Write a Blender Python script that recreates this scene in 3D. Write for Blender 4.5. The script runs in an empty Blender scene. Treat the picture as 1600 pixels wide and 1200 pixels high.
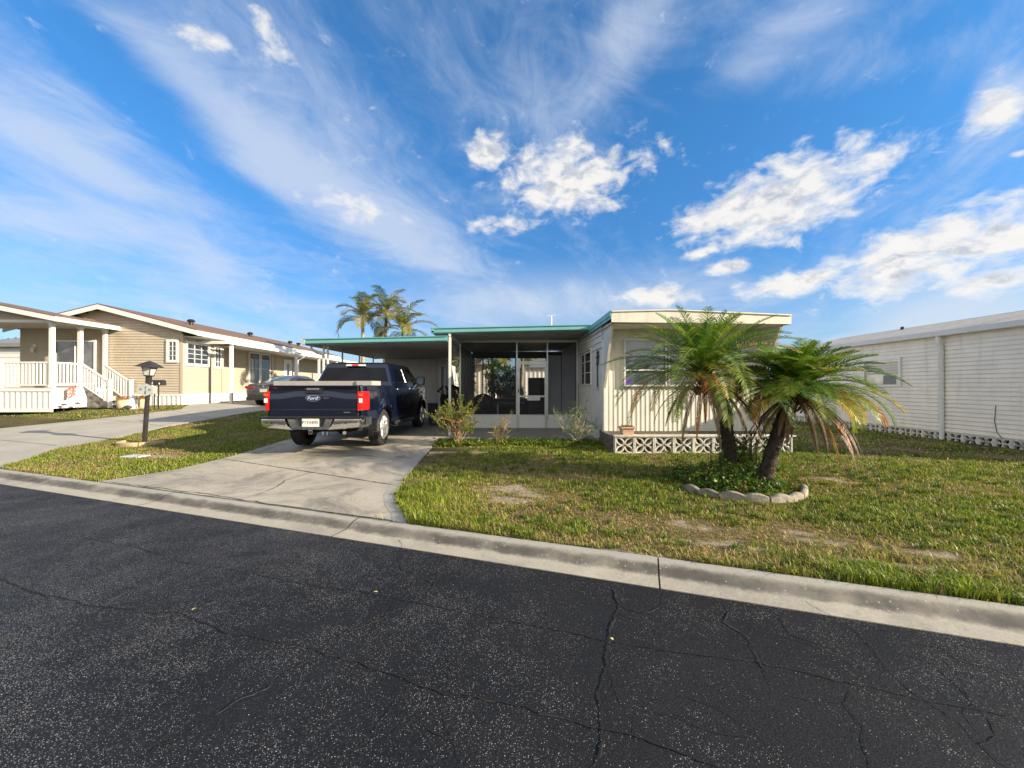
import bpy, bmesh, math, random
import numpy as np
from mathutils import Vector, Matrix
random.seed(7); RNG = np.random.default_rng(11)
R = math.radians
SC = bpy.context.scene; COL = SC.collection

# ------------------------------------------------------------------ camera
F = 601.0; HOR = 603.0; CAMH = 1.5
cam = bpy.data.cameras.new('camera'); camo = bpy.data.objects.new('camera', cam); COL.objects.link(camo)
cam.sensor_width = 36; cam.lens = 36 * F / 1600; cam.clip_start = .05; cam.clip_end = 5000
camo.location = (0, 0, CAMH); camo.rotation_euler = (R(90) + math.atan((HOR - 600) / F), 0, 0)
SC.camera = camo

# ------------------------------------------------------------------ light
SUN_EL = R(19); SDX, SDY = .945, -.327            # horizontal direction towards the sun
sun = bpy.data.lights.new('sun', 'SUN'); sun.energy = 5.0; sun.angle = R(.5); sun.color = (1, .86, .67)
suno = bpy.data.objects.new('sun', sun); COL.objects.link(suno)
sd = Vector((SDX * math.cos(SUN_EL), SDY * math.cos(SUN_EL), math.sin(SUN_EL)))
suno.rotation_euler = sd.to_track_quat('Z', 'Y').to_euler()
SC.view_settings.view_transform = 'Standard'; SC.view_settings.look = 'None'
SC.view_settings.exposure = .98; SC.view_settings.gamma = 1

class NT:
    def __init__(s, tree): s.t = tree; s.n = tree.nodes; s.l = tree.links
    def new(s, typ, **kw):
        n = s.n.new(typ)
        for k, v in kw.items(): setattr(n, k, v)
        return n
    def set(s, sock, v):
        if hasattr(v, 'is_output'): s.l.new(v, sock)
        else: sock.default_value = v
    def math(s, op, a, b=0., c=None, clamp=False):
        n = s.new('ShaderNodeMath', operation=op, use_clamp=clamp); s.set(n.inputs[0], a); s.set(n.inputs[1], b)
        if c is not None: s.set(n.inputs[2], c)
        return n.outputs[0]
    def mix(s, f, a, b, typ='RGBA', blend='MIX'):
        n = s.new('ShaderNodeMix', data_type=typ)
        if typ == 'RGBA':
            n.blend_type = blend; s.set(n.inputs[0], f)
            s.set(n.inputs[6], a if hasattr(a, 'is_output') else (*a, 1)[:4]); s.set(n.inputs[7], b if hasattr(b, 'is_output') else (*b, 1)[:4])
            return n.outputs[2]
        s.set(n.inputs[0], f); s.set(n.inputs[2], a); s.set(n.inputs[3], b); return n.outputs[0]
    def noise(s, vec, scale, detail=4, rough=.55, dist=0, dims='3D'):
        n = s.new('ShaderNodeTexNoise', noise_dimensions=dims); s.l.new(vec, n.inputs['Vector'])
        n.inputs['Scale'].default_value = scale; n.inputs['Detail'].default_value = detail
        n.inputs['Roughness'].default_value = rough; n.inputs['Distortion'].default_value = dist
        return n.outputs['Fac']
    def ramp(s, f, lo, hi, a=0., b=1., smooth=True):
        n = s.new('ShaderNodeMapRange'); n.interpolation_type = 'SMOOTHSTEP' if smooth else 'LINEAR'
        s.set(n.inputs[0], f); n.inputs[1].default_value = lo; n.inputs[2].default_value = hi
        n.inputs[3].default_value = a; n.inputs[4].default_value = b; return n.outputs[0]
    def mapping(s, vec, scale=(1, 1, 1), rot=(0, 0, 0), loc=(0, 0, 0)):
        n = s.new('ShaderNodeMapping'); s.l.new(vec, n.inputs[0]); n.inputs['Scale'].default_value = scale
        n.inputs['Rotation'].default_value = rot; n.inputs['Location'].default_value = loc; return n.outputs[0]

# ------------------------------------------------------------------ sky
world = bpy.data.worlds.new('World'); SC.world = world; world.use_nodes = True
W = NT(world.node_tree); W.n.clear()
sky = W.new('ShaderNodeTexSky', sky_type='NISHITA'); sky.sun_disc = False
sky.sun_elevation = SUN_EL; sky.sun_rotation = math.atan2(SDX, SDY)
sky.air_density = 1.0; sky.dust_density = .6; sky.ozone_density = 2.0
tc = W.new('ShaderNodeTexCoord'); D3 = tc.outputs['Generated']
sp = W.new('ShaderNodeSeparateXYZ'); W.l.new(D3, sp.inputs[0])
dx, dy, dz = sp.outputs
EL = W.math('ARCSINE', dz); AZ = W.math('ARCTAN2', dx, dy)
inv = W.math('DIVIDE', 1., W.math('ADD', W.math('MAXIMUM', dz, 0.), .26))
pl = W.new('ShaderNodeCombineXYZ'); W.set(pl.inputs[0], W.math('MULTIPLY', dx, inv)); W.set(pl.inputs[1], W.math('MULTIPLY', dy, inv))
PV = pl.outputs[0]
# high cirrus: fibres drawn out along one wind direction
rp = W.mapping(PV, rot=(0, 0, R(28)))
wv = W.new('ShaderNodeTexNoise', noise_dimensions='2D'); W.l.new(rp, wv.inputs['Vector']); wv.inputs['Scale'].default_value = .8; wv.inputs['Detail'].default_value = 3
wadd = W.new('ShaderNodeVectorMath', operation='MULTIPLY_ADD'); W.l.new(wv.outputs['Color'], wadd.inputs[0]); wadd.inputs[1].default_value = (.42, .35, 0); W.l.new(rp, wadd.inputs[2])
c1 = W.noise(W.mapping(wadd.outputs[0], scale=(1.5, .8, 1)), 1.25, 10, .63, 1.6)
c2 = W.noise(W.mapping(wadd.outputs[0], scale=(1.6, 1.2, 1), loc=(3, 1, 0)), 4.2, 9, .66, 1.4)
c3 = W.noise(W.mapping(PV, scale=(.55, .45, 1), loc=(5.3, 2.2, 0)), 1.0, 3, .5)
cir = W.math('ADD', W.math('MULTIPLY', c1, .80), W.math('MULTIPLY', c2, .30))
cir = W.math('ADD', cir, W.math('MULTIPLY', W.math('SUBTRACT', c3, .5), .55))
def dirpx(px, py):
    x, z = (px - 800) / F, (HOR - py) / F
    n = math.sqrt(x * x + 1 + z * z); return math.atan2(x, 1), math.asin(z / n)
def blob(px, py, rx, ry, rot=0.):
    a0, e0 = dirpx(px, py); a1, _ = dirpx(px + rx, py); _, e1 = dirpx(px, py - ry)
    da = W.math('SUBTRACT', AZ, a0); de = W.math('SUBTRACT', EL, e0); c, s = math.cos(rot), math.sin(rot)
    u = W.math('ADD', W.math('MULTIPLY', da, c), W.math('MULTIPLY', de, s)); v = W.math('SUBTRACT', W.math('MULTIPLY', de, c), W.math('MULTIPLY', da, s))
    u = W.math('DIVIDE', u, abs(a1 - a0)); v = W.math('DIVIDE', v, abs(e1 - e0))
    return W.math('SUBTRACT', 1., W.math('SQRT', W.math('ADD', W.math('MULTIPLY', u, u), W.math('MULTIPLY', v, v)))), v
# where the cirrus gathers (positive) and where the sky stays clear (negative)
for (px, py, rx, ry, rot, amt) in [(560, 330, 420, 60, R(-24), .20), (90, 230, 190, 60, R(-15), .22), (100, 350, 190, 50, R(-4), .2), (980, 60, 190, 120, R(30), .20),
        (1220, 60, 240, 90, R(12), .18), (1560, 150, 90, 80, R(35), .22), (620, 360, 260, 70, R(-8), .14), (330, 410, 180, 50, R(-18), .14), (880, 470, 380, 45, 0, .13), (780, 150, 240, 130, R(-20), .08),
        (1330, 200, 330, 90, R(-5), -.24), (180, 110, 260, 90, R(-25), -.2), (330, 270, 260, 50, R(-24), -.2), (1050, 260, 140, 130, 0, -.14), (700, 445, 200, 30, 0, -.06), (1480, 30, 150, 60, 0, -.12)]:
    b, _ = blob(px, py, rx, ry, rot)
    cir = W.math('ADD', cir, W.math('MULTIPLY', W.ramp(b, 0, .9), amt))
cirf = W.math('MULTIPLY', W.ramp(cir, .42, .90), .72)
cirf = W.math('MULTIPLY', cirf, W.ramp(dz, .0, .1, .5, 1))
# cumulus
cv = W.new('ShaderNodeCombineXYZ'); W.set(cv.inputs[0], AZ); W.set(cv.inputs[1], W.math('MULTIPLY', EL, 1.7)); CV = cv.outputs[0]
n1 = W.noise(CV, 15, 10, .58, .35); n2 = W.noise(W.mapping(CV, loc=(-.022, -.045, 0)), 15, 5, .5, .35); n4 = W.noise(CV, 38, 8, .6, .3)
cum = None; basev = None
for (px, py, rx, ry, rot, gain) in [(885, 280, 115, 72, 0, 1.), (765, 232, 44, 32, 0, .9), (1215, 315, 205, 72, R(6), 1.05), (1110, 350, 70, 26, 0, .8), (1150, 416, 44, 15, 0, .9), (1096, 396, 34, 12, R(10), .8), (1445, 398, 270, 62, R(11), 1.), (1570, 370, 150, 60, R(8), 1.),
        (1250, 440, 130, 26, R(4), .9), (1030, 462, 75, 20, 0, .9), (1010, 240, 40, 18, 0, .5), (560, 325, 70, 18, R(-6), .45), (1560, 165, 60, 45, R(35), .6), (1595, 238, 20, 8, 0, .8), (790, 350, 60, 14, 0, .6), (1540, 440, 170, 26, 0, .8), (420, 60, 30, 26, R(-40), .36), (320, 55, 50, 24, R(-20), .34)]:
    b, v = blob(px, py, rx, ry, rot)
    m = W.math('MULTIPLY', W.math('MAXIMUM', b, -1.15), gain)
    cum = m if cum is None else W.math('MAXIMUM', cum, m)
dens = W.math('ADD', W.math('ADD', W.math('MULTIPLY', cum, .72), W.math('MULTIPLY', W.math('SUBTRACT', n1, .5), 1.7)), W.math('MULTIPLY', W.math('SUBTRACT', n4, .5), .42))
cumf = W.math('MULTIPLY', W.ramp(dens, -.10, .52), .95)
n5 = W.noise(CV, 24, 6, .55, .4)
lit = W.ramp(W.math('ADD', W.math('SUBTRACT', n1, n2), W.math('MULTIPLY', W.math('SUBTRACT', n4, .5), .30)), -.12, .12)
core = W.math('MULTIPLY', W.ramp(dens, .12, .55), W.ramp(n5, .36, .58))
ccol = W.mix(W.math('MULTIPLY', core, W.math('SUBTRACT', 1., W.math('MULTIPLY', lit, .92))), (1.0, .975, .93), (.56, .60, .68))
# horizon band of thin cloud on the right
b, _ = blob(1500, 500, 520, 110); hz = W.math('MULTIPLY', W.ramp(b, 0, .9), .75); b, _ = blob(850, 480, 500, 90); hz = W.math('MAXIMUM', hz, W.math('MULTIPLY', W.ramp(b, 0, 1.), .5))
skc = W.mix(1., sky.outputs[0], (.38, .92, 1.22), blend='MULTIPLY')
gm = W.new('ShaderNodeMapRange'); 
SKYK = .097
zen = W.ramp(dz, 0, .62)
skg = W.mix(zen, (.95, .66, .74), (.95, .98, 1.06)); skc = W.mix(1., skc, skg, blend='MULTIPLY')
def cs(c): return tuple(x / SKYK * .50 for x in c)
hz = W.math('MAXIMUM', hz, W.ramp(dz, .30, .0, 0, .38)); o = W.mix(hz, skc, cs((.72, .80, .90)))
o = W.mix(cirf, o, cs((.70, .78, .92)))
cc2 = W.mix(1., ccol, (1 / SKYK * .50,) * 3, blend='MULTIPLY')
o = W.mix(cumf, o, cc2)
# added fill glow in the unseen sky behind the camera, lifting the shade
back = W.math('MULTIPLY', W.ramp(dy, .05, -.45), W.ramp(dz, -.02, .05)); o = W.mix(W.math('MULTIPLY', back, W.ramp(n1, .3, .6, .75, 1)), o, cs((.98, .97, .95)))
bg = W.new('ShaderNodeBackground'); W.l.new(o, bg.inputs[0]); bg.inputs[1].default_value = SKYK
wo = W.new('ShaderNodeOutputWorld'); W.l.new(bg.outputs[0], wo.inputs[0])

# ------------------------------------------------------------------ helpers
def S(t):
    t = np.clip(t, 0, 1); return t * t * (3 - 2 * t)
TH = math.atan(.34); CT, ST = math.cos(TH), math.sin(TH); P0 = (0., 3.22)
def uv2xy(u, v): return P0[0] + u * CT + v * ST, P0[1] - u * ST + v * CT
def xy2uv(x, y): return (x - P0[0]) * CT - (y - P0[1]) * ST, (x - P0[0]) * ST + (y - P0[1]) * CT
KERB = .40
def gz(x, y):
    x = np.asarray(x, float); y = np.asarray(y, float); u, v = xy2uv(x, y)
    z = .062 + .10 * S((v - .4) / 6) + .50 * S((-x - 5.6) / 8) * S((v - .8) / 8)
    return np.where(v > KERB, z, 0.)
def gzf(x, y): return float(gz(x, y))
def at(px, py, road=False):
    """ground point seen at a pixel of the photograph"""
    dx, dz = (px - 800) / F, (HOR - py) / F
    lo, hi = .5, 60.
    for i in range(60):
        m = (lo + hi) / 2
        h = 0. if road else gzf(dx * m, m)
        if CAMH + dz * m > h: lo = m
        else: hi = m
    return dx * lo, lo
def lin(c): return tuple(((x / 255) / 12.92 if x / 255 <= .04045 else ((x / 255 + .055) / 1.055) ** 2.4) for x in c)

def hash2(ix, iy, seed):
    h = (ix.astype(np.int64) * 374761393 + iy.astype(np.int64) * 668265263 + seed * 1442695041) & 0x7fffffff
    h = ((h ^ (h >> 13)) * 1274126177) & 0x7fffffff
    return ((h ^ (h >> 16)) & 0xffff) / 65535.
def vnoise(x, y, s, seed=0, oct=3):
    x = np.asarray(x, float); y = np.asarray(y, float); r = 0; a = .5; t = 0
    for o in range(oct):
        X, Y = x * s + 91.7 * o + 500, y * s + 37.3 * o + 500; ix, iy = np.floor(X), np.floor(Y); fx, fy = X - ix, Y - iy
        fx = fx * fx * (3 - 2 * fx); fy = fy * fy * (3 - 2 * fy)
        v = (hash2(ix, iy, seed + o) * (1 - fx) + hash2(ix + 1, iy, seed + o) * fx) * (1 - fy) + (hash2(ix, iy + 1, seed + o) * (1 - fx) + hash2(ix + 1, iy + 1, seed + o) * fx) * fy
        r = r + v * a; t += a; a *= .5; s *= 2.1
    return r / t

class MB:
    def __init__(s, T=None): s.v = []; s.f = []; s.m = []; s.c = []; s.T = T; s.usec = False
    def add(s, vs, fs, mi=0, col=None):
        b = len(s.v)
        for p in vs: s.v.append(tuple(s.T @ Vector(p)) if s.T else tuple(p))
        for f in fs: s.f.append(tuple(i + b for i in f)); s.m.append(mi)
        if col is not None: s.usec = True
        s.c.extend([(*(col or (1, 1, 1)), 1)] * len(vs)); return b
    def box(s, lo, hi, mi=0, col=None):
        (a, b, c), (d, e, f) = lo, hi
        s.add([(a, b, c), (d, b, c), (d, e, c), (a, e, c), (a, b, f), (d, b, f), (d, e, f), (a, e, f)],
              [(0, 3, 2, 1), (4, 5, 6, 7), (0, 1, 5, 4), (1, 2, 6, 5), (2, 3, 7, 6), (3, 0, 4, 7)], mi, col)
    def tube(s, path, rad, n=8, mi=0, col=None, cap=True):
        path = [Vector(p) for p in path]; L = len(path)
        if not hasattr(rad, '__len__'): rad = [rad] * L
        vs = []; up = None
        for i, p in enumerate(path):
            t = (path[min(i + 1, L - 1)] - path[max(i - 1, 0)])
            t = t.normalized() if t.length > 1e-9 else Vector((0, 0, 1))
            if up is None: up = t.orthogonal().normalized()
            up = (up - t * up.dot(t)); up = up.normalized() if up.length > 1e-6 else t.orthogonal().normalized()
            sd_ = t.cross(up)
            for k in range(n):
                a = 2 * math.pi * k / n; vs.append(p + (up * math.cos(a) + sd_ * math.sin(a)) * rad[i])
        fs = [(i * n + k, i * n + (k + 1) % n, (i + 1) * n + (k + 1) % n, (i + 1) * n + k) for i in range(L - 1) for k in range(n)]
        if cap: fs += [tuple(range(n))[::-1], tuple((L - 1) * n + k for k in range(n))]
        s.add(vs, fs, mi, col)
    def lathe(s, prof, c=(0, 0, 0), n=16, ax='z', mi=0, col=None, cap=True):
        vs = []
        for r, h in prof:
            for k in range(n):
                a = 2 * math.pi * k / n; q = (r * math.cos(a), r * math.sin(a), h)
                if ax == 'x': q = (q[2], q[0], q[1])
                if ax == 'y': q = (q[0], q[2], q[1])
                vs.append((q[0] + c[0], q[1] + c[1], q[2] + c[2]))
        L = len(prof)
        fs = [(i * n + k, i * n + (k + 1) % n, (i + 1) * n + (k + 1) % n, (i + 1) * n + k) for i in range(L - 1) for k in range(n)]
        if cap: fs += [tuple(range(n))[::-1], tuple((L - 1) * n + k for k in range(n))]
        s.add(vs, fs, mi, col)
    def prism(s, poly, a, b, ax='y', mi=0, col=None):
        n = len(poly)
        def q(p, h): return {'x': (h, p[0], p[1]), 'y': (p[0], h, p[1]), 'z': (p[0], p[1], h)}[ax]
        s.add([q(p, a) for p in poly] + [q(p, b) for p in poly], [tuple(range(n)), tuple(range(2 * n - 1, n - 1, -1))] + [(i, i + n, (i + 1) % n + n, (i + 1) % n) for i in range(n)], mi, col)
    def grid(s, P, mi=0, col=None, flip=False):
        nr, nc = len(P), len(P[0])
        fs = [(i * nc + j, i * nc + j + 1, (i + 1) * nc + j + 1, (i + 1) * nc + j) for i in range(nr - 1) for j in range(nc - 1)]
        if flip: fs = [f[::-1] for f in fs]
        s.add([p for r in P for p in r], fs, mi, col)
    def loft(s, rings, mi=0, cap=True, col=None):
        n = len(rings[0]); L = len(rings)
        fs = [(i * n + k, i * n + (k + 1) % n, (i + 1) * n + (k + 1) % n, (i + 1) * n + k) for i in range(L - 1) for k in range(n)]
        if cap: fs += [tuple(range(n))[::-1], tuple((L - 1) * n + k for k in range(n))]
        s.add([p for r in rings for p in r], fs, mi, col)
    def build(s, name, mats, parent=None, smooth=None, bevel=0, fix=True):
        me = bpy.data.meshes.new(name); me.from_pydata(s.v, [], s.f)
        for m in (mats if isinstance(mats, (list, tuple)) else [mats]): me.materials.append(m)
        me.polygons.foreach_set('material_index', s.m)
        if s.usec:
            at_ = me.color_attributes.new('Col', 'FLOAT_COLOR', 'POINT'); at_.data.foreach_set('color', np.array(s.c, dtype=np.float32).ravel())
        if fix:
            bm = bmesh.new(); bm.from_mesh(me); bmesh.ops.recalc_face_normals(bm, faces=bm.faces); bm.to_mesh(me); bm.free()
        if smooth is not None:
            me.shade_smooth(); me.set_sharp_from_angle(angle=R(smooth))
        me.update()
        o = bpy.data.objects.new(name, me); COL.objects.link(o)
        if parent: o.parent = parent
        if bevel:
            b = o.modifiers.new('bevel', 'BEVEL'); b.width = bevel; b.segments = 2; b.limit_method = 'ANGLE'; b.angle_limit = R(40)
        return o
def npmesh(name, V, Fq, mats, cols=None, parent=None, tri=False):
    me = bpy.data.meshes.new(name); k = Fq.shape[1]; nf = len(Fq)
    me.vertices.add(len(V)); me.vertices.foreach_set('co', V.astype(np.float32).ravel())
    me.loops.add(nf * k); me.loops.foreach_set('vertex_index', Fq.astype(np.int32).ravel())
    me.polygons.add(nf); me.polygons.foreach_set('loop_start', (np.arange(nf) * k).astype(np.int32)); me.polygons.foreach_set('loop_total', np.full(nf, k, np.int32))
    me.update(calc_edges=True); me.validate()
    if cols is not None:
        a = me.color_attributes.new('Col', 'FLOAT_COLOR', 'POINT'); c4 = np.ones((len(V), 4), np.float32); c4[:, :3] = cols; a.data.foreach_set('color', c4.ravel())
    me.materials.append(mats)
    o = bpy.data.objects.new(name, me); COL.objects.link(o)
    if parent: o.parent = parent
    return o
def tag(o, label, cat=None, group=None):
    o['label'] = label
    if cat: o['category'] = cat
    if group: o['group'] = group
    return o
def struct(o, kind='structure'): o['kind'] = kind; return o
def thing(name, loc, label, cat, rz=0, group=None):
    o = bpy.data.objects.new(name, None); COL.objects.link(o); o.location = loc; o.rotation_euler = (0, 0, rz); o.empty_display_size = .3
    return tag(o, label, cat, group)
def children(o): return [c for c in bpy.data.objects if c.parent == o]
def copy_tree(o, parent=None):
    kids = children(o); c = o.copy(); COL.objects.link(c)
    if parent: c.parent = parent
    for k in kids: copy_tree(k, c)
    return c
def text(name, body, size, mat, parent, M, depth=.002, align='CENTER'):
    cu = bpy.data.curves.new(name, 'FONT'); cu.body = body; cu.size = size; cu.extrude = depth; cu.align_x = align; cu.align_y = 'CENTER'
    t = bpy.data.objects.new('t', cu); COL.objects.link(t)
    bpy.context.view_layer.update()
    me = bpy.data.meshes.new_from_object(t.evaluated_get(bpy.context.evaluated_depsgraph_get())); bpy.data.objects.remove(t)
    me.transform(M); me.materials.clear(); me.materials.append(mat); me.name = name
    o = bpy.data.objects.new(name, me); COL.objects.link(o); o.parent = parent; return o

# ------------------------------------------------------------------ materials
def M(name, col, rough=.6, var=.12, vs=6., bump=0., bs=60., metal=0., coat=0., spec=.5, dirt=None, dirts=1.5, dirta=.5, streak=False):
    m = bpy.data.materials.new(name); m.use_nodes = True; n = NT(m.node_tree); b = n.n['Principled BSDF']
    geo = n.new('ShaderNodeNewGeometry'); P = geo.outputs['Position']
    c = col
    if var:
        f = n.noise(P, vs, 5, .6); c = n.mix(n.ramp(f, .3, .7), tuple(x * (1 - var) for x in col), tuple(min(1, x * (1 + var)) for x in col))
    if dirt:
        vec = n.mapping(P, scale=(6, 6, .7)) if streak else P
        f = n.noise(vec, dirts, 6, .65); c = n.mix(n.ramp(f, .48, .78, 0, dirta), c, dirt)
    n.set(b.inputs['Base Color'], c if hasattr(c, 'is_output') else (*c, 1))
    if var: n.set(b.inputs['Roughness'], n.ramp(n.noise(P, vs * 3, 3), .2, .8, max(0.02, rough - .08), min(1, rough + .08)))
    else: b.inputs['Roughness'].default_value = rough
    b.inputs['Metallic'].default_value = metal; b.inputs['Coat Weight'].default_value = coat; b.inputs['Coat Roughness'].default_value = .03
    b.inputs['Specular IOR Level'].default_value = spec
    if bump:
        bn = n.new('ShaderNodeBump'); bn.inputs['Strength'].default_value = bump; bn.inputs['Distance'].default_value = .01
        n.set(bn.inputs['Height'], n.noise(P, bs, 4, .6)); n.l.new(bn.outputs[0], b.inputs['Normal'])
    return m
def leafmat(name, trans=.35, rough=.45):
    m = bpy.data.materials.new(name); m.use_nodes = True; n = NT(m.node_tree); b = n.n['Principled BSDF']; out = n.n['Material Output']
    at_ = n.new('ShaderNodeAttribute', attribute_name='Col'); geo = n.new('ShaderNodeNewGeometry')
    c = n.mix(n.ramp(n.noise(geo.outputs['Position'], 9, 3), .3, .7), (.8, .8, .8), (1.15, 1.15, 1.1)); c = n.mix(1., at_.outputs['Color'], c, blend='MULTIPLY')
    n.l.new(c, b.inputs['Base Color']); b.inputs['Roughness'].default_value = rough; b.inputs['Specular IOR Level'].default_value = .35
    tr = n.new('ShaderNodeBsdfTranslucent'); n.l.new(n.mix(1., c, (1.15, 1.2, .6), blend='MULTIPLY'), tr.inputs[0])
    ms = n.new('ShaderNodeMixShader'); ms.inputs[0].default_value = trans; n.l.new(b.outputs[0], ms.inputs[1]); n.l.new(tr.outputs[0], ms.inputs[2]); n.l.new(ms.outputs[0], out.inputs[0])
    return m
LEAF = leafmat('leaf'); GRASS = leafmat('grass_blade', .3, .5); BARKC = leafmat('twig', 0., .8)
WHITE = M('white_paint', (.78, .76, .70), .5, .05, 4, dirt=(.45, .42, .35), dirts=2.5, dirta=.25)
WHITEV = M('white_vinyl', (.70, .70, .68), .42, .03, 4)
CREAM = M('cream_metal_siding', (.69, .66, .56), .45, .05, 3, dirt=(.42, .36, .27), dirts=1.2, dirta=.42, streak=True)
GREYSIDE = M('pale_grove_panel', (.70, .69, .65), .5, .06, 3, dirt=(.4, .38, .34), dirts=1.2, dirta=.3, streak=True)
SHEDW = M('shed_panel', (.60, .57, .52), .6, .06, 3, dirt=(.3, .28, .25), dirts=1.1, dirta=.4, streak=True)
TAN = M('tan_vinyl_siding', (.46, .395, .295), .5, .05, 3)
TANTRIM = M('tan_trim', (.50, .40, .29), .5, .03, 3)
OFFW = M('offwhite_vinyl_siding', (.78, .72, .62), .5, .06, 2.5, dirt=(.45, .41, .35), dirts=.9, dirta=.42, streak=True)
TEAL = M('teal_aluminium', (.15, .40, .40), .4, .07, 3, dirt=(.2, .4, .38), dirts=4, dirta=.4)
PANW = M('roof_pan_white', (.50, .50, .48), .5, .08, 2, dirt=(.3, .29, .26), dirts=1.5, dirta=.5)
ROOFB = M('brown_shingle', (.17, .105, .07), .9, .35, 18, bump=.6, bs=40)
ROOFL = M('light_shingle', (.56, .50, .41), .9, .14, 14, bump=.5, bs=40, dirt=(.35, .3, .24), dirts=1.3, dirta=.4)
ROOFG = M('grey_roof', (.22, .22, .23), .9, .15, 8)
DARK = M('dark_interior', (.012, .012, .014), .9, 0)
BLACKP = M('black_plastic', (.018, .018, .02), .45, .15, 20)
BLACKM = M('black_metal', (.03, .027, .025), .5, .2, 14, bump=.15, bs=90)
RUBBER = M('tyre_rubber', (.017, .017, .018), .75, .25, 12, bump=.2, bs=60, dirt=(.09, .075, .055), dirts=5, dirta=.5)
ALLOY = M('bright_alloy', (.70, .68, .64), .3, .06, 9, metal=.75)
CHROME = M('chrome', (.78, .77, .74), .13, .04, 8, metal=1.)
ALU = M('aluminium_frame', (.60, .60, .59), .35, .05, 6, metal=.6)
GALV = M('white_ribbed_aluminium', (.62, .61, .57), .45, .08, 10)
BLUEP = M('navy_metallic_paint', (.0045, .010, .034), .22, .1, 2, metal=.4, coat=1., spec=.5)
GREYP = M('dark_grey_car_paint', (.06, .053, .05), .28, .1, 2, metal=.5, coat=1.)
REDL = M('red_lens', (.62, .012, .012), .12, 0, coat=1.)
CLEARL = M('clear_lens', (.75, .75, .75), .12, 0, coat=1.)
ORANGE = M('orange_marker', (.85, .25, .03), .4, 0)
PLATEW = M('plate_white', (.72, .76, .70), .35, .03, 30)
INKG = M('green_ink', (.03, .12, .07), .5, 0); INKB = M('blue_ink', (.04, .12, .35), .5, 0); INKK = M('black_ink', (.03, .03, .03), .6, 0)
EMBL = M('blue_oval', (.01, .04, .16), .2, 0, coat=1.)
BROWNM = M('dark_bronze_post', (.035, .030, .028), .5, .2, 9, bump=.2, bs=50)
MILKG = M('frosted_glass', (.62, .60, .55), .25, .05, 20)
TERRA = M('terracotta', (.62, .40, .27), .8, .12, 12, bump=.2, bs=60)
SOIL = M('soil', (.09, .065, .045), 1., .35, 25, bump=.8, bs=40)
BLOCK = M('breeze_block_paint', (.66, .64, .57), .85, .1, 9, bump=.5, bs=70, dirt=(.25, .23, .18), dirts=3, dirta=.6)
BRICKD = M('dark_stone', (.16, .13, .11), .9, .35, 14, bump=.7, bs=30)
EDGING = M('edging_concrete', (.30, .265, .21), .9, .3, 9, bump=.8, bs=40, dirt=(.08, .07, .055), dirts=5, dirta=.95)
TANBRICK = M('tan_edging', (.47, .36, .21), .9, .15, 9, bump=.4, bs=50)
BARK = M('palm_trunk', (.040, .028, .021), .95, .4, 22, bump=1., bs=28)
BARKG = M('ringed_trunk', (.36, .29, .20), .9, .2, 10, bump=.4, bs=30)
TREAD = M('grey_composite', (.36, .33, .29), .8, .1, 10)
CURT = M('curtain_grey', (.10, .11, .125), .9, .15, 3)
SHADE = M('window_blind', (.45, .42, .36), .8, .05, 5)
REDF = M('red_flag', (.50, .13, .10), .8, .1, 20)
PLUM = M('plum_metal', (.05, .05, .07), .5, .2, 10)
def glassmat(name, col=(.02, .022, .025), rough=.03, refl=.35):
    m = bpy.data.materials.new(name); m.use_nodes = True; n = NT(m.node_tree); b = n.n['Principled BSDF']
    geo = n.new('ShaderNodeNewGeometry')
    n.l.new(n.mix(n.ramp(n.noise(geo.outputs['Position'], 1.6, 2), .35, .65), tuple(c * .5 for c in col), tuple(c * 1.6 for c in col)), b.inputs['Base Color'])
    b.inputs['Roughness'].default_value = rough; b.inputs['IOR'].default_value = 1.52; b.inputs['Specular IOR Level'].default_value = .9 if refl > .01 else .3; b.inputs['Coat Weight'].default_value = refl
    bn = n.new('ShaderNodeBump'); bn.inputs['Strength'].default_value = .06; bn.inputs['Distance'].default_value = .02
    n.set(bn.inputs['Height'], n.noise(geo.outputs['Position'], 1.7, 2)); n.l.new(bn.outputs[0], b.inputs['Normal'])
    return m
GLASS = glassmat('window_glass', (.035, .04, .045)); CARGL = glassmat('tinted_car_glass', (.004, .005, .009), .02, .0)
GLASSM = glassmat('mirror_like_glass', (.12, .14, .16), .03, 1.)
def screenmat():
    m = bpy.data.materials.new('insect_screen'); m.use_nodes = True; n = NT(m.node_tree); out = n.n['Material Output']; b = n.n['Principled BSDF']
    b.inputs['Base Color'].default_value = (.035, .037, .042, 1); b.inputs['Roughness'].default_value = .6
    tr = n.new('ShaderNodeBsdfTransparent'); ms = n.new('ShaderNodeMixShader'); ms.inputs[0].default_value = .27
    n.l.new(tr.outputs[0], ms.inputs[1]); n.l.new(b.outputs[0], ms.inputs[2]); n.l.new(ms.outputs[0], out.inputs[0]); return m
SCREEN = screenmat()

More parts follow.
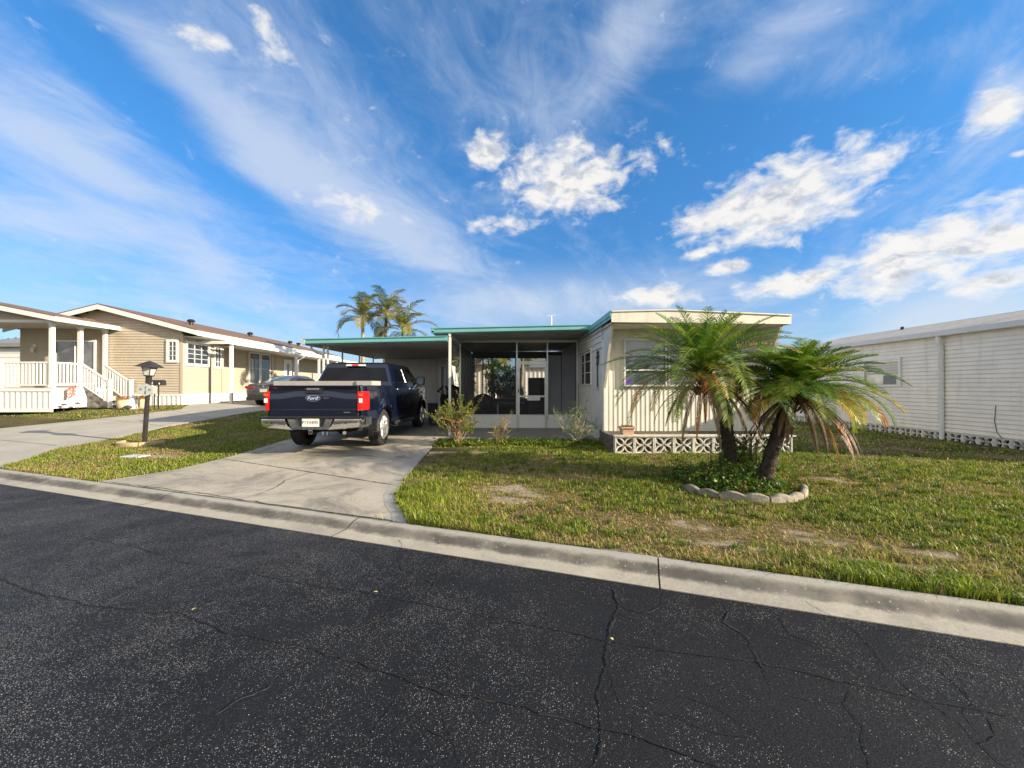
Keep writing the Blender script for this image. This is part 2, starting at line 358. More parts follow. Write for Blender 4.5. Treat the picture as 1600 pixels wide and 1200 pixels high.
def asphalt():
    m = bpy.data.materials.new('asphalt'); m.use_nodes = True; n = NT(m.node_tree); b = n.n['Principled BSDF']
    P = n.new('ShaderNodeNewGeometry').outputs['Position']
    big = n.ramp(n.noise(P, .55, 4, .55), .3, .7)
    c = n.mix(big, (.0068, .0071, .0085), (.0135, .0138, .0158))
    fine = n.noise(P, 130, 3, .7); c = n.mix(n.ramp(fine, .45, .75, 0, .5), c, (.075, .074, .073))
    # exposed aggregate, denser where the sealer has worn away
    wear = n.math('ADD', n.math('MULTIPLY', n.noise(P, .8, 6, .7, .5), .75), n.math('MULTIPLY', n.noise(P, 3.1, 3, .6), .3))
    sx = n.new('ShaderNodeSeparateXYZ'); n.l.new(P, sx.inputs[0])
    wear = n.math('ADD', wear, n.ramp(sx.outputs[0], -3.2, .6, .075, -.06))
    for sc, rad, bias in ((170, .30, -.05), (105, .24, -.01), (52, .17, .05)):
        vo = n.new('ShaderNodeTexVoronoi', voronoi_dimensions='2D'); n.l.new(P, vo.inputs['Vector']); vo.inputs['Scale'].default_value = sc
        dot = n.math('LESS_THAN', n.math('ADD', vo.outputs['Distance'], n.math('MULTIPLY', n.noise(P, 150, 2), .14)), rad + .05)
        rc = n.new('ShaderNodeSeparateColor'); n.l.new(vo.outputs['Color'], rc.inputs[0])
        show = n.math('LESS_THAN', rc.outputs[0], n.ramp(n.math('SUBTRACT', wear, bias), .47, .78, .008, .46, smooth=False))
        f = n.math('MULTIPLY', n.math('MULTIPLY', dot, show), n.ramp(rc.outputs[1], 0, 1, .25, .95))
        c = n.mix(f, c, n.mix(rc.outputs[2], (.20, .195, .19), (.55, .54, .52)))
    n.l.new(c, b.inputs['Base Color']); b.inputs['Specular IOR Level'].default_value = .22; n.set(b.inputs['Roughness'], n.ramp(n.noise(P, 3, 3), .3, .7, .62, .78))
    bn = n.new('ShaderNodeBump'); bn.inputs['Strength'].default_value = .55; bn.inputs['Distance'].default_value = .006
    n.set(bn.inputs['Height'], n.math('ADD', n.noise(P, 120, 3, .7), n.math('MULTIPLY', n.noise(P, 45, 2), .5))); n.l.new(bn.outputs[0], b.inputs['Normal'])
    return m
ASPH = asphalt()
def concrete(name, base, drty, kerb=False, drk=.55):
    m = bpy.data.materials.new(name); m.use_nodes = True; n = NT(m.node_tree); b = n.n['Principled BSDF']
    P = n.new('ShaderNodeNewGeometry').outputs['Position']
    c = n.mix(n.ramp(n.noise(P, 1.1, 5, .6, .4), .35, .7), base, tuple(x * .80 for x in base))
    c = n.mix(n.ramp(n.noise(P, .8, 10, .78, .7), .45, .66, 0, drk), c, drty)
    c = n.mix(n.ramp(n.noise(P, 60, 4, .8), .48, .72, 0, .5), c, tuple(x * 1.35 for x in base))
    c = n.mix(n.ramp(n.noise(P, 44, 4, .8), .52, .75, 0, .6), c, tuple(x * .42 for x in base)); c = n.mix(n.ramp(n.noise(P, 9, 6, .75), .5, .72, 0, .35), c, tuple(x * .5 for x in base))
    if kerb:
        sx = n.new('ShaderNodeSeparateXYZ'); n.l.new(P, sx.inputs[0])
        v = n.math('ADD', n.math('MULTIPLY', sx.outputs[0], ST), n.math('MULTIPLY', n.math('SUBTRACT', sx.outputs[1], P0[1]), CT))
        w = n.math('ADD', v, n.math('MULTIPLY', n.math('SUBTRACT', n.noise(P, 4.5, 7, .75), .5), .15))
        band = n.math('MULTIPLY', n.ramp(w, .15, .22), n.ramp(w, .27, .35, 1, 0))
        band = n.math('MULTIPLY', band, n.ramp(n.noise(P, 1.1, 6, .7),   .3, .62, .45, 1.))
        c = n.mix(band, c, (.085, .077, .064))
        top = n.ramp(w, .30, .36); c = n.mix(n.math('MULTIPLY', top, .75), c, (.36, .35, .31))
        vo = n.new('ShaderNodeTexVoronoi', voronoi_dimensions='2D'); n.l.new(P, vo.inputs['Vector']); vo.inputs['Scale'].default_value = 42
        rc = n.new('ShaderNodeSeparateColor'); n.l.new(vo.outputs['Color'], rc.inputs[0])
        f = n.math('MULTIPLY', n.math('LESS_THAN', vo.outputs['Distance'], .25), n.math('LESS_THAN', rc.outputs[0], .035)); c = n.mix(n.math('MULTIPLY', f, .6), c, (.5, .48, .42))
    n.l.new(c, b.inputs['Base Color']); b.inputs['Roughness'].default_value = .88
    bn = n.new('ShaderNodeBump'); bn.inputs['Strength'].default_value = .5; bn.inputs['Distance'].default_value = .005
    n.set(bn.inputs['Height'], n.math('ADD', n.noise(P, 95, 3, .7), n.math('MULTIPLY', n.noise(P, 14, 3), .6))); n.l.new(bn.outputs[0], b.inputs['Normal'])
    return m
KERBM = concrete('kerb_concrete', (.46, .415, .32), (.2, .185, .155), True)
DRIVEM = concrete('old_driveway_concrete', (.46, .41, .32), (.13, .12, .10), drk=.9)
DRIVEN = concrete('clean_driveway_concrete', (.44, .405, .33), (.33, .31, .27), drk=.4)
SLABM = concrete('patio_slab_concrete', (.26, .255, .24), (.12, .115, .105))
def soilmat():
    m = bpy.data.materials.new('lawn_soil'); m.use_nodes = True; n = NT(m.node_tree); b = n.n['Principled BSDF']
    at_ = n.new('ShaderNodeAttribute', attribute_name='Col'); P = n.new('ShaderNodeNewGeometry').outputs['Position']
    c = n.mix(n.ramp(n.noise(P, 22, 5, .75), .3, .7), (.5, .5, .5), (1.4, 1.4, 1.35)); c = n.mix(1., at_.outputs['Color'], c, blend='MULTIPLY')
    n.l.new(c, b.inputs['Base Color']); b.inputs['Roughness'].default_value = .95; b.inputs['Specular IOR Level'].default_value = .1
    bn = n.new('ShaderNodeBump'); bn.inputs['Strength'].default_value = .9; bn.inputs['Distance'].default_value = .02
    n.set(bn.inputs['Height'], n.noise(P, 35, 5, .75)); n.l.new(bn.outputs[0], b.inputs['Normal']); return m
LAWNM = soilmat()
CRACKM = M('crack_dark', (.006, .006, .007), .95, 0); CRACKL = M('crack_worn_edge', (.085, .083, .08), .9, .5, 60)  # one even near-black for cracks and joints

# ------------------------------------------------------------------ ground
SAND = [(x_, y_, a_ * .62, b_ * .55) for x_, y_, a_, b_ in [at(800, 782) + (.55, .28), at(835, 775) + (.35, .2), at(1085, 822) + (.55, .16), at(1055, 815) + (.3, .12), at(1290, 845) + (.6, .12), at(1245, 832) + (.3, .1), at(1300, 750) + (.3, .25), at(790, 765) + (.8, .4),
        at(250, 712) + (.9, .35), at(1380, 880) + (.5, .15), at(1420, 860) + (.6, .2), at(1000, 870) + (.5, .12), at(1120, 850) + (.7, .2)]]
DRYP = [(*at(800, 775), 1.3, .7), (*at(1060, 825), 1.3, .5), (*at(1290, 845), 1.2, .5), (*at(1000, 855), 1.2, .35), (*at(1450, 880), 1.0, .45), (*at(1150, 870), .9, .25), (*at(255, 710), 1.0, .5), (*at(870, 745), .8, .3)]
def sandmask(x, y):
    m = np.zeros_like(x)
    for sx, sy, ru, rv in SAND:
        du, dv = x - sx, y - sy; uu = (du * CT - dv * ST) / ru; vv = (du * ST + dv * CT) / rv
        d = np.sqrt(uu * uu + vv * vv) + (vnoise(x, y, 5, 3) - .5) * 1.5 + (vnoise(x, y, 22, 13, 2) - .5) * 1.3
        m = np.maximum(m, S((1.15 - d) / .6))
    return m
def dryness(x, y):
    m = np.clip(vnoise(x, y, 1.1, 21, 4) * 1.9 - .60 + (vnoise(x, y, 5.5, 5) - .5) * .9, 0, 1)
    for sx, sy, ru, rv_ in DRYP:
        du, dv = x - sx, y - sy; uu = (du * CT - dv * ST) / ru; vv = (du * ST + dv * CT) / rv_; d = np.sqrt(uu * uu + vv * vv) + (vnoise(x, y, 4, 31) - .5) * 1.2
        m = np.maximum(m, S((1.2 - d) / .7) * (.75 + .3 * vnoise(x, y, 9, 3, 2)))
    return np.clip(m, 0, 1)
def axis(a, b, near, step, grow=1.25, start=0):
    xs = [start]; st = step
    while xs[-1] < b:
        if xs[-1] > near[1]: st *= grow
        xs.append(xs[-1] + st)
    st = step; xl = [start]
    while xl[-1] > a:
        if xl[-1] < near[0]: st *= grow
        xl.append(xl[-1] - st)
    return np.array(sorted(set(xl + xs)))
us = axis(-900, 900, (-16, 10), .09); vs_ = axis(KERB, 1500, (KERB, 11), .09, 1.3, KERB)
U, V = np.meshgrid(us, vs_); X, Y = uv2xy(U, V); Z = gz(X, np.maximum(Y, -1e9)) 
Z = np.where(V > KERB + .001, Z, .062) + (vnoise(X, Y, 3.0, 9) - .5) * .02 * S((V - .45) / .3) * (V < 14)
sm = sandmask(X, Y) * (V < 12); dr = dryness(X, Y)
cg = np.array([.062, .070, .022]); cd = np.array([.20, .145, .075]); csn = np.array([.36, .30, .215])
colr = cg + (cd - cg) * dr[..., None]; colr = colr + (csn - colr) * sm[..., None]
nr, nc = U.shape; ii = (np.arange(nr - 1)[:, None] * nc + np.arange(nc - 1)[None, :]).ravel()
lawn = struct(npmesh('lawn_ground', np.stack([X, Y, Z], -1).reshape(-1, 3), np.stack([ii, ii + 1, ii + nc + 1, ii + nc], 1), LAWNM, colr.reshape(-1, 3)))

def strip(name, prof, mat, u0, u1, du=.5):
    mb = MB(); P = []
    n = max(2, int((u1 - u0) / du))
    for i in range(n + 1):
        u = u0 + (u1 - u0) * i / n
        P.append([(*uv2xy(u, v), z) for v, z in prof])
    mb.grid(P, flip=True); return mb.build(name, mat, smooth=60)
RW = 7.2
struct(strip('road', [(-RW, 0), (-5, .012), (-3.6, .02), (-2, .012), (0, 0)], ASPH, -300, 300, 5))
kp = [(0, -.006), (0, .006), (.10, .004), (.19, .008), (.235, .022), (.27, .040), (.305, .054), (.34, .062), (.385, .066), (.41, .064), (.42, .03)]
joints = [at(1029, 900)[0] * CT - (at(1029, 900)[1] - P0[1]) * ST]
ju = joints[0]
jl = [ju + k * 3.05 + (.0 if k else 0) for k in range(-30, 40)]
for i in range(len(jl) - 1):
    if i == 0: kerb0 = MB()
    P = []; a, b_ = jl[i] + .006, jl[i + 1] - .006; n = 12
    for k in range(n + 1):
        u = a + (b_ - a) * k / n; P.append([(*uv2xy(u, v), z + .002 * math.sin(i * 7.1) * (v > .2)) for v, z in kp])
    kerb0.grid(P, flip=True)
kerb0.grid([[(*uv2xy(u, v), z - .012) for v, z in kp] for u in (jl[0], jl[-1])], mi=1, flip=True)
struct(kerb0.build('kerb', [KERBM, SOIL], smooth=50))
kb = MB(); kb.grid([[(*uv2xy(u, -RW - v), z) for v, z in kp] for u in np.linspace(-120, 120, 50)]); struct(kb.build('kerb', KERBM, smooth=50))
us2 = axis(-900, 900, (-20, 20), 1.5); vs2 = -axis(RW + .4, 1500, (0, 20), 1.5, 1.3, RW + .4)
U, V = np.meshgrid(us2, vs2); X, Y = uv2xy(U, V); nr, nc = U.shape; ii = (np.arange(nr - 1)[:, None] * nc + np.arange(nc - 1)[None, :]).ravel()
struct(npmesh('verge_ground', np.stack([X, Y, X * 0 + .06], -1).reshape(-1, 3), np.stack([ii, ii + 1, ii + nc + 1, ii + nc], 1), LAWNM, np.tile(cg * .8 + cd * .3, (X.size, 1))))

def sheet(name, poly, mat, dz=.004, step=.25, dzf=None):
    """draped sheet clipped to a polygon: fine grid of the polygon cut by bmesh"""
    bm = bmesh.new(); vs = [bm.verts.new((x, y, 0)) for x, y in poly]; bm.faces.new(vs)
    xs = [p[0] for p in poly]; ys = [p[1] for p in poly]
    for ax, lo, hi in ((0, min(xs), max(xs)), (1, min(ys), max(ys))):
        k = lo + step
        while k < hi:
            no = (1, 0, 0) if ax == 0 else (0, 1, 0); co = (k, 0, 0) if ax == 0 else (0, k, 0)
            bmesh.ops.bisect_plane(bm, geom=bm.verts[:] + bm.edges[:] + bm.faces[:], plane_co=co, plane_no=no); k += step
    for v in bm.verts: v.co.z = max(.062, gzf(v.co.x, v.co.y)) + dz
    # skirt so the slab has an edge
    be = [e for e in bm.edges if len(e.link_faces) == 1]
    r = bmesh.ops.extrude_edge_only(bm, edges=be)
    for v in [g for g in r['geom'] if isinstance(g, bmesh.types.BMVert)]: v.co.z -= .06
    bmesh.ops.recalc_face_normals(bm, faces=bm.faces)
    me = bpy.data.meshes.new(name); bm.to_mesh(me); bm.free(); me.materials.append(mat)
    o = bpy.data.objects.new(name, me); COL.objects.link(o); return struct(o)
def curbpt(u, v=KERB + .022): return uv2xy(u, v)
uR = xy2uv(-1.12, 4.0)[0]; uL = xy2uv(-6.15, 5.8)[0]
DRV = [curbpt(uL), curbpt(uR), (-1.22, 4.3), (-1.40, 4.62), (-1.55, 5.05), (-1.63, 5.6), (-1.70, 6.4), (-1.74, 7.2), (-1.80, 8.5), (-1.80, 10.2), (-5.7, 10.2), (-5.62, 8.6), (-5.58, 7.6), (-5.72, 6.5)]
LD = 2.2
J0, J1 = (-5.6, 7.44), (-1.69, 5.5)
struct(sheet('driveway', DRV, DRIVEM, .012))
struct(sheet('carport_slab', [(-5.75, 10.215), (-1.8, 10.215), (-1.8, 18.5), (-5.75, 18.5)], SLABM, .012, .5))
NB = [curbpt(xy2uv(*at(-260, 722))[0]), curbpt(xy2uv(*at(8, 731))[0]), at(92, 700), at(155, 690), at(260, 667), at(325, 656), (-10.6, 22), (-10.6, 34), (-14.4, 34), (-14.5, 19.6), (-14.4, 17.2), at(283, 640), at(200, 650), at(60, 664), at(-100, 679)]
struct(sheet('neighbour_driveway', NB, DRIVEN, .012))
RIB = [(-1.13, 4.02), (-1.22, 4.3), (-1.40, 4.62), (-1.55, 5.05), (-1.63, 5.6), (-1.70, 6.4), (-1.74, 7.2), (-1.80, 8.5)]
RIBM = concrete('pale_border_concrete', (.40, .375, .32), (.2, .19, .17), drk=.7)
struct(sheet('driveway_border', [(x + .03, y) for x, y in RIB] + [(x - .13, y + (.05 if i == 0 else 0)) for i, (x, y) in list(enumerate(RIB))[::-1]], RIBM, .0145))
# joints and cracks in the concrete
def crackline(pts, w, n=14, jit=.02, seed=1, base=None, dz=.0165, wav=0, road=False):
    rnd = random.Random(seed); P = []
    for a, b in zip(pts[:-1], pts[1:]):
        m = max(2, int(math.dist(a, b) * n))
        for k in range(m): P.append((a[0] + (b[0] - a[0]) * k / m, a[1] + (b[1] - a[1]) * k / m))
    P.append(pts[-1]); Q = []
    ox = oy = 0
    for i, p in enumerate(P):
        ox = ox * .8 + rnd.uniform(-jit, jit); oy = oy * .8 + rnd.uniform(-jit, jit); Q.append((p[0] + ox, p[1] + oy))
    L = []
    for i, p in enumerate(Q):
        a, b = Q[max(0, i - 1)], Q[min(len(Q) - 1, i + 1)]; tx, ty = b[0] - a[0], b[1] - a[1]; l = math.hypot(tx, ty) or 1
        ww = w * (.45 + .9 * rnd.random()) * min(1, .3 + min(i, len(Q) - 1 - i) / 4)
        nx, ny = -ty / l * ww / 2, tx / l * ww / 2
        if road:
            vv = xy2uv(*p)[1]; z = float(np.interp(vv, [-RW, -5, -3.6, -2, 0], [0, .012, .02, .012, 0])) + dz
        else: z = max(.062, gzf(*p)) + dz
        L.append([(p[0] - nx, p[1] - ny, z), (p[0] + nx, p[1] + ny, z)])
    return L
mb = MB()
for pts, w, j, s in [([J0, J1], .018, .003, 1), ([at(400, 775), at(432, 762), at(445, 752), at(482, 741), at(500, 736)], .012, .012, 2), ([at(172, 754), at(330, 775), at(480, 797), at(632, 818)], .012, .012, 3), ([at(362, 719), at(362, 719)], .01, .0, 4)]:
    mb.grid(crackline(pts, w, jit=j, seed=s))
for pts in [[at(0, 688), at(90, 697)], [at(260, 667), at(150, 655)], [at(330, 655), at(262, 641)]]:
    mb.grid(crackline(pts, .014, jit=.002, seed=9))
struct(mb.build('concrete_joint', CRACKM))
mb = MB()
cr = [  # road cracks, following those in the photograph
 ([(958, 916), (966, 945), (956, 975), (953, 1000), (948, 1045), (936, 1085), (943, 1135), (938, 1165), (926, 1210)], .018),
 ([(0, 905), (45, 925), (150, 950), (290, 962), (350, 988), (430, 1005), (500, 1020), (560, 1040), (620, 1060), (700, 1085), (800, 1100), (860, 1120), (925, 1136), (1010, 1158), (1090, 1188), (1150, 1210)], .013),
 ([(500, 1020), (460, 1045), (420, 1075), (365, 1100), (300, 1145), (240, 1178), (200, 1205)], .012), ([(500, 1018), (540, 990), (600, 968), (612, 950), (620, 938)], .010),
 ([(100, 835), (210, 855), (290, 880), (370, 892), (470, 912), (560, 925), (640, 940), (720, 955), (790, 968)], .010), ([(790, 968), (870, 985), (950, 1003), (1040, 1018), (1180, 1035), (1300, 1062), (1420, 1090), (1530, 1110), (1600, 1125)], .010),
 ([(657, 940), (672, 925), (678, 912), (720, 900), (737, 886), (760, 878)], .009), ([(678, 912), (655, 897), (632, 893), (622, 880)], .008), ([(600, 825), (630, 850), (622, 880)], .006),
 ([(1040, 925), (1035, 945), (1015, 958), (980, 952), (966, 945)], .010), ([(1127, 935), (1140, 955), (1130, 973), (1165, 995), (1200, 1060), (1210, 1075)], .010), ([(1130, 973), (1090, 965)], .008),
 ([(1200, 948), (1220, 970), (1235, 993), (1290, 1010), (1340, 1030)], .009), ([(1320, 970), (1360, 1010), (1385, 1045), (1420, 1075), (1500, 1130), (1535, 1165)], .009),
 ([(1460, 1005), (1500, 1035), (1560, 1048), (1610, 1070)], .008), ([(1450, 1030), (1490, 1065), (1535, 1110), (1560, 1150), (1535, 1165), (1560, 1190), (1600, 1215)], .011),
 ([(1330, 1080), (1320, 1100), (1350, 1135), (1352, 1165), (1365, 1205)], .010), ([(1040, 1115), (1120, 1150), (1200, 1160)], .006), ([(60, 960), (150, 945), (230, 905), (260, 908)], .008), ([(230, 1040), (300, 1010), (320, 985)], .006),
 ([(560, 1180), (590, 1140), (610, 1120), (625, 1090)], .007), ([(720, 1200), (715, 1165), (650, 1130)], .007), ([(1560, 1000), (1600, 1030)], .008), ([(1250, 935), (1300, 965), (1320, 970)], .006)]
for i, (pp, w) in enumerate(cr):
    pts = [at(px, py, True) for px, py in pp]
    mb.grid(crackline(pts, w * .60, n=44, jit=.0065, seed=40 + i, dz=.006, road=True))
rnd = random.Random(5)
for k in range(34):
    px_, py_ = rnd.uniform(0, 1600), rnd.uniform(880, 1180); p = at(px_, py_, True)
    if xy2uv(*p)[1] > -.1: continue
    a = rnd.choice([rnd.uniform(-.5, .1), rnd.uniform(1.2, 1.9)]); pts = [p]
    for j in range(rnd.randint(2, 5)): a += rnd.uniform(-.6, .6); p = (p[0] + math.cos(a) * .13, p[1] + math.sin(a) * .13); pts.append(p)
    if all(xy2uv(*q)[1] < -.03 for q in pts): mb.grid(crackline(pts, .0035, n=44, jit=.006, seed=300 + k, dz=.006, road=True))
struct(mb.build('road_crack', CRACKM))
mb = MB()
for i, (pp, w) in enumerate(cr[:12]):
    pts = [at(px, py, True) for px, py in pp]; L = crackline(pts, w * .80, n=44, jit=.0065, seed=40 + i, dz=.0035, road=True)
    for k in range(0, len(L) - 3, 1):
        if math.sin(k * .37 + i) + math.sin(k * .11) > .7: mb.grid(L[k:k + 2])
struct(mb.build('road_crack', CRACKL))
# fallen leaves on the road
YEL = M('fallen_leaf', (.55, .5, .18), .7, .2, 60)
for k, (px, py) in enumerate([(588, 929), (305, 956), (955, 1003)]):
    x, y = at(px, py, True); z = .024
    mb = MB(); mb.grid([[(-.02, -.008, 0), (-.022, .004, .004)], [(0, -.014, .008), (0, .012, .006)], [(.02, -.006, .002), (.022, .004, 0)]]); l = mb.build('fallen_leaf', YEL); l.location = (x, y, z); l.rotation_euler = (0, 0, k); l.scale = (.65, .65, .65)
    tag(l, ['yellow fallen leaf on the asphalt left of the middle of the road', 'pale fallen leaf scrap on the asphalt at far left', 'tiny yellow leaf lying on the long vertical road crack'][k], 'leaf')

# ------------------------------------------------------------------ wall helpers
def frame(O, u, up, n):
    u, up, n = Vector(u).normalized(), Vector(up).normalized(), Vector(n).normalized()
    return Matrix(((u.x, up.x, n.x, O[0]), (u.y, up.y, n.y, O[1]), (u.z, up.z, n.z, O[2]), (0, 0, 0, 1)))
def lap(mb, O, u, n, w, h, pitch=.11, mi=0, top=None, lip=.022):
    """horizontal lap siding, u along the wall, top(u) = height of the upper edge"""
    old = mb.T; T = frame(O, u, (0, 0, 1), n); mb.T = old @ T if old else T
    k = 0; z = 0
    while z < (h if top is None else h):
        z1 = min(z + pitch, h); zm = z
        if top is None: segs = [(0, w)]
        else:
            xs = np.linspace(0, w, 120); ok = [x for x in xs if top(x) > zm + pitch * .2]; segs = [(min(ok), max(ok))] if ok else []
        for a, b in segs:
            q = pitch * .22; g_ = min(q, (z1 - z) * .5); mb.add([(a, z + g_, lip), (b, z + g_, lip), (b, z1, .002), (a, z1, .002), (a, z + g_, -.0), (b, z + g_, -.0), (a, z, .002), (b, z, .002), (b, z + g_, .0), (a, z + g_, .0)], [(0, 1, 2, 3), (4, 5, 1, 0), (6, 7, 8, 9)], mi)
        z = z1
    mb.T = old
def ribs(mb, O, u, n, w, h, pitch=.2, depth=.022, mi=0, up=(0, 0, 1), top=None, frac=(.12, .38, .5)):
    old = mb.T; T = frame(O, u, up, n); mb.T = old @ T if old else T
    x = 0; pr = []
    while x < w - 1e-6:
        for t, d in ((0, 0), (frac[0], depth), (frac[1], depth), (frac[2], 0)):
            if x + t * pitch <= w: pr.append((x + t * pitch, d))
        x += pitch
    pr.append((w, 0))
    mb.grid([[(a, 0, d) for a, d in pr], [(a, (top(a) if top else h), d) for a, d in pr]], mi)
    mb.T = old
def window(parent, O, u, n, w, h, rows=2, cols=1, fw=.06, mat=WHITEV, glass=GLASS, up=(0, 0, 1), bar=.02, d=.035, split=None, blind=None):
    T = frame(O, u, up, n); mb = MB(T)
    mb.box((0, 0, .0), (w, fw, d)); mb.box((0, h - fw, .0), (w, h, d)); mb.box((0, fw, .0), (fw, h - fw, d)); mb.box((w - fw, fw, .0), (w, h - fw, d))
    iw, ih = w - 2 * fw, h - 2 * fw
    for r in range(1, rows): z = fw + ih * r / rows; mb.box((fw, z - bar / 2, .004), (w - fw, z + bar / 2, d - .006))
    for c in range(1, cols): x = fw + iw * c / cols; mb.box((x - bar / 2, fw, .005), (x + bar / 2, h - fw, d - .009))
    o = mb.build('window', mat, parent)
    g = MB(T); g.box((fw - .005, fw - .005, .004), (w - fw + .005, h - fw + .005, .012)); g.build('pane', glass, o)
    if blind:
        g = MB(T); 
        for k in range(blind[2]): z = fw + ih * (blind[0] + (blind[1] - blind[0]) * k / blind[2]); g.box((fw, z, .0125), (w - fw, z + ih * (blind[1] - blind[0]) / blind[2] * .7, .0135))
        g.build('blind', SHADE, o)
    return o
def breeze(name, mat, parent=None, size=.39, h=.36, d=.12):
    """pierced screen block: frame plus four petals"""
    mb = MB(); t = .022; w = size
    mb.box((0, 0, 0), (w, d, t)); mb.box((0, 0, h - t), (w, d, h)); mb.box((0, 0, t), (t, d, h - t)); mb.box((w - t, 0, t), (w, d, h - t))
    cx, cz = w / 2, h / 2; a = w / 2 - t; bb = h / 2 - t; hw = .0125
    for sx in (-1, 1):
        for sz in (-1, 1):
            for s in (-1, 1):
                # petal edges bow out from the diagonal
                P = []
                for k in range(9):
                    q = k / 8; bow = math.sin(q * math.pi) * .052 * s; nx, nz = -sz, sx
                    px_, pz_ = cx + sx * a * q + nx * bow * .75, cz + sz * bb * q + nz * bow * .75
                    dxn = -sz * .707 * hw; dzn = sx * .707 * hw
                    P.append([(px_ - dxn, .012, pz_ - dzn), (px_ + dxn, .012, pz_ + dzn), (px_ + dxn, d - .012, pz_ + dzn), (px_ - dxn, d - .012, pz_ - dzn)])
                mb.loft(P)
    return mb.build(name, mat, parent)
# ------------------------------------------------------------------ main mobile home
HX, HW_, HY = 2.12, 3.60, 8.85
home = thing('mobile_home', (HX, HY, .12), 'cream ribbed metal mobile home with slanted front behind the two palms', 'mobile home')
mb = MB(); ribs(mb, (0, 0, .2), (1, 0, 0), (0, -1, 0), HW_, 2.18, .105, .009); mb.box((0, .0, -.1), (HW_, .05, .2))
CAN = 0.; cu = Vector((0, -math.sin(CAN), math.cos(CAN))); cn = Vector((0, -math.cos(CAN), -math.sin(CAN)))
# slanted upper front: ribs beside the window, laps above
lap(mb, (0, -.0, 2.38), (1, 0, 0), (0, -1, 0), HW_, .46, .115)
mb.build('front_wall', CREAM, home)
mb = MB()   # side wall with its triangular cheek
mb.add([(0, 0, -.1), (0, 0, 1.33), (0, -.66, 2.75), (0, 9.5, 2.95), (0, 9.5, -.1)], [(0, 1, 2, 3, 4)])
ribs(mb, (0, 9.5, -.1), (0, -1, 0), (-1, 0, 0), 9.3, 2.35, .2, .008, frac=(.04, .9, .96))
lap(mb, (0, 9.5, 2.25), (0, -1, 0), (-1, 0, 0), 9.4, .75, .15)
mb.box((HW_ - .03, 0, -.1), (HW_, 9.5, 2.75)); mb.add([(HW_, 0, 1.33), (HW_, -.66, 2.75), (HW_, 0, 2.75)], [(0, 1, 2)])
mb.box((0.02, 9.45, -.1), (HW_ - .02, 9.5, 2.75))
mb.build('side_wall', GREYSIDE, home)
mb = MB(); mb.box((-.03, .02, -.1), (-.004, .09, 2.45)); mb.build('trim', WHITE, home)
for x0_ in (-.02, HW_ - .03):
    mb = MB(); mb.loft([[(x0_, y + a_, z), (x0_ + .05, y + a_, z), (x0_ + .05, y + b_, z), (x0_, y + b_, z)] for y, z, a_, b_ in ((0, .18, -.045, 0), (0, 1.33, -.045, 0), (-.69, 2.70, -.045, .01))]); mb.build('trim', CREAM, home)
# roof: low crown, cream fascia in front, teal drip edge on the left
def rz_(x): return 2.955 - (.045 * (x - 1.2) if x > 1.2 else .025 * (1.2 - x))
mb = MB(); xs = np.linspace(-.06, HW_ + .06, 14)
mb.grid([[(x, y, rz_(x)) for x in xs] for y in (-.88, 9.7)], flip=True); mb.grid([[(x, -.885, rz_(x) - .02) for x in xs], [(x, -.885, rz_(x)) for x in xs]])
mb.grid([[(x, y, 2.68) for x in xs] for y in (-.86, 9.7)])
mb.box((HW_ + .02, -.86, 2.66), (HW_ + .06, 9.7, 2.82)); roof = mb.build('roof', WHITE, home)
mb = MB(); mb.prism([(-.06, 2.70)] + [(x, rz_(x) - .012) for x in xs] + [(HW_ + .06, 2.66)], -.90, -.862); mb.build('fascia', CREAM, home)
mb = MB(); mb.prism([(x, rz_(x) - .014) for x in xs] + [(x, rz_(x) + .012) for x in xs[::-1]], -.925, -.86); mb.build('drip_edge', CREAM, home)
mb = MB(); mb.box((-.09, -.9, 2.83), (-.055, 1.36, 2.94)); mb.box((-.075, -.9, 2.77), (-.06, 9.6, 2.83)); mb.build('drip_edge', TEAL, home)
# windows
wT = Vector((.44, 0, 1.37))
for (x, w) in ((.44, .98), (1.45, .98), (2.46, .7)):
    window(home, (x, wT.y - .02, wT.z), (1, 0, 0), cn, w, 1.08, 3, 1, .035, WHITEV, GLASSM, up=cu, d=.06, bar=.03)
mb = MB(T := frame((.49, wT.y - .02, wT.z + .045), (1, 0, 0), cu, cn)); mb.box((.0, 0, .0125), (.13, .11, .016)); mb.build('sticker', M('purple_sticker', (.12, .04, .45), .5, 0), home)
for k in range(1): window(home, (0, 3.2, 1.40), (0, -1, 0), (-1, 0, 0), 1.85, 1.0, 3, 2, .04, GREYSIDE, glassmat('dark_side_glass', (.015, .017, .022), .05, .3), d=.04)
# wall ornament: cut metal palm
orn = MB(); X0 = HX - .035; yc = 9.42
def oy(px): return HX * 601 / (px - 800)
pw = [(0, -.46), (.05, -.46), (.03, -.1), (.05, .25), (.02, .26), (-.01, -.1)]
orn.prism([(yc + p[0], 1.62 + p[1] + .3) for p in [(-.05, -.45), (.05, -.45), (.035, -.1), (-.01, .28), (-.045, .28), (.0, -.1)]], X0, X0 + .02, 'x')
for k in range(9):
    a = math.pi * (.5 + (k - 4) * .24); L = .24; p = [(0, 0), (L * .4 * math.cos(a - .15), L * .45 * math.sin(a - .15) + .05), (L * math.cos(a), L * math.sin(a) - .06), (L * .35 * math.cos(a + .25), L * .4 * math.sin(a + .25))]
    orn.prism([(yc - .025 + q[0] * .75, 2.22 + q[1]) for q in p], X0 - .002 * k, X0 + .02 - .002 * k, 'x')
oo = orn.build('wall_ornament', PLUM); tag(oo, 'dark metal palm tree ornament on the shaded side wall of the home', 'ornament')
mb = MB(); mb.box((X0 - .01, yc - .1, 1.40), (X0 + .02, yc + .1, 1.485)); o_ = mb.build('ornament_base', TERRA, None); o_.parent = oo

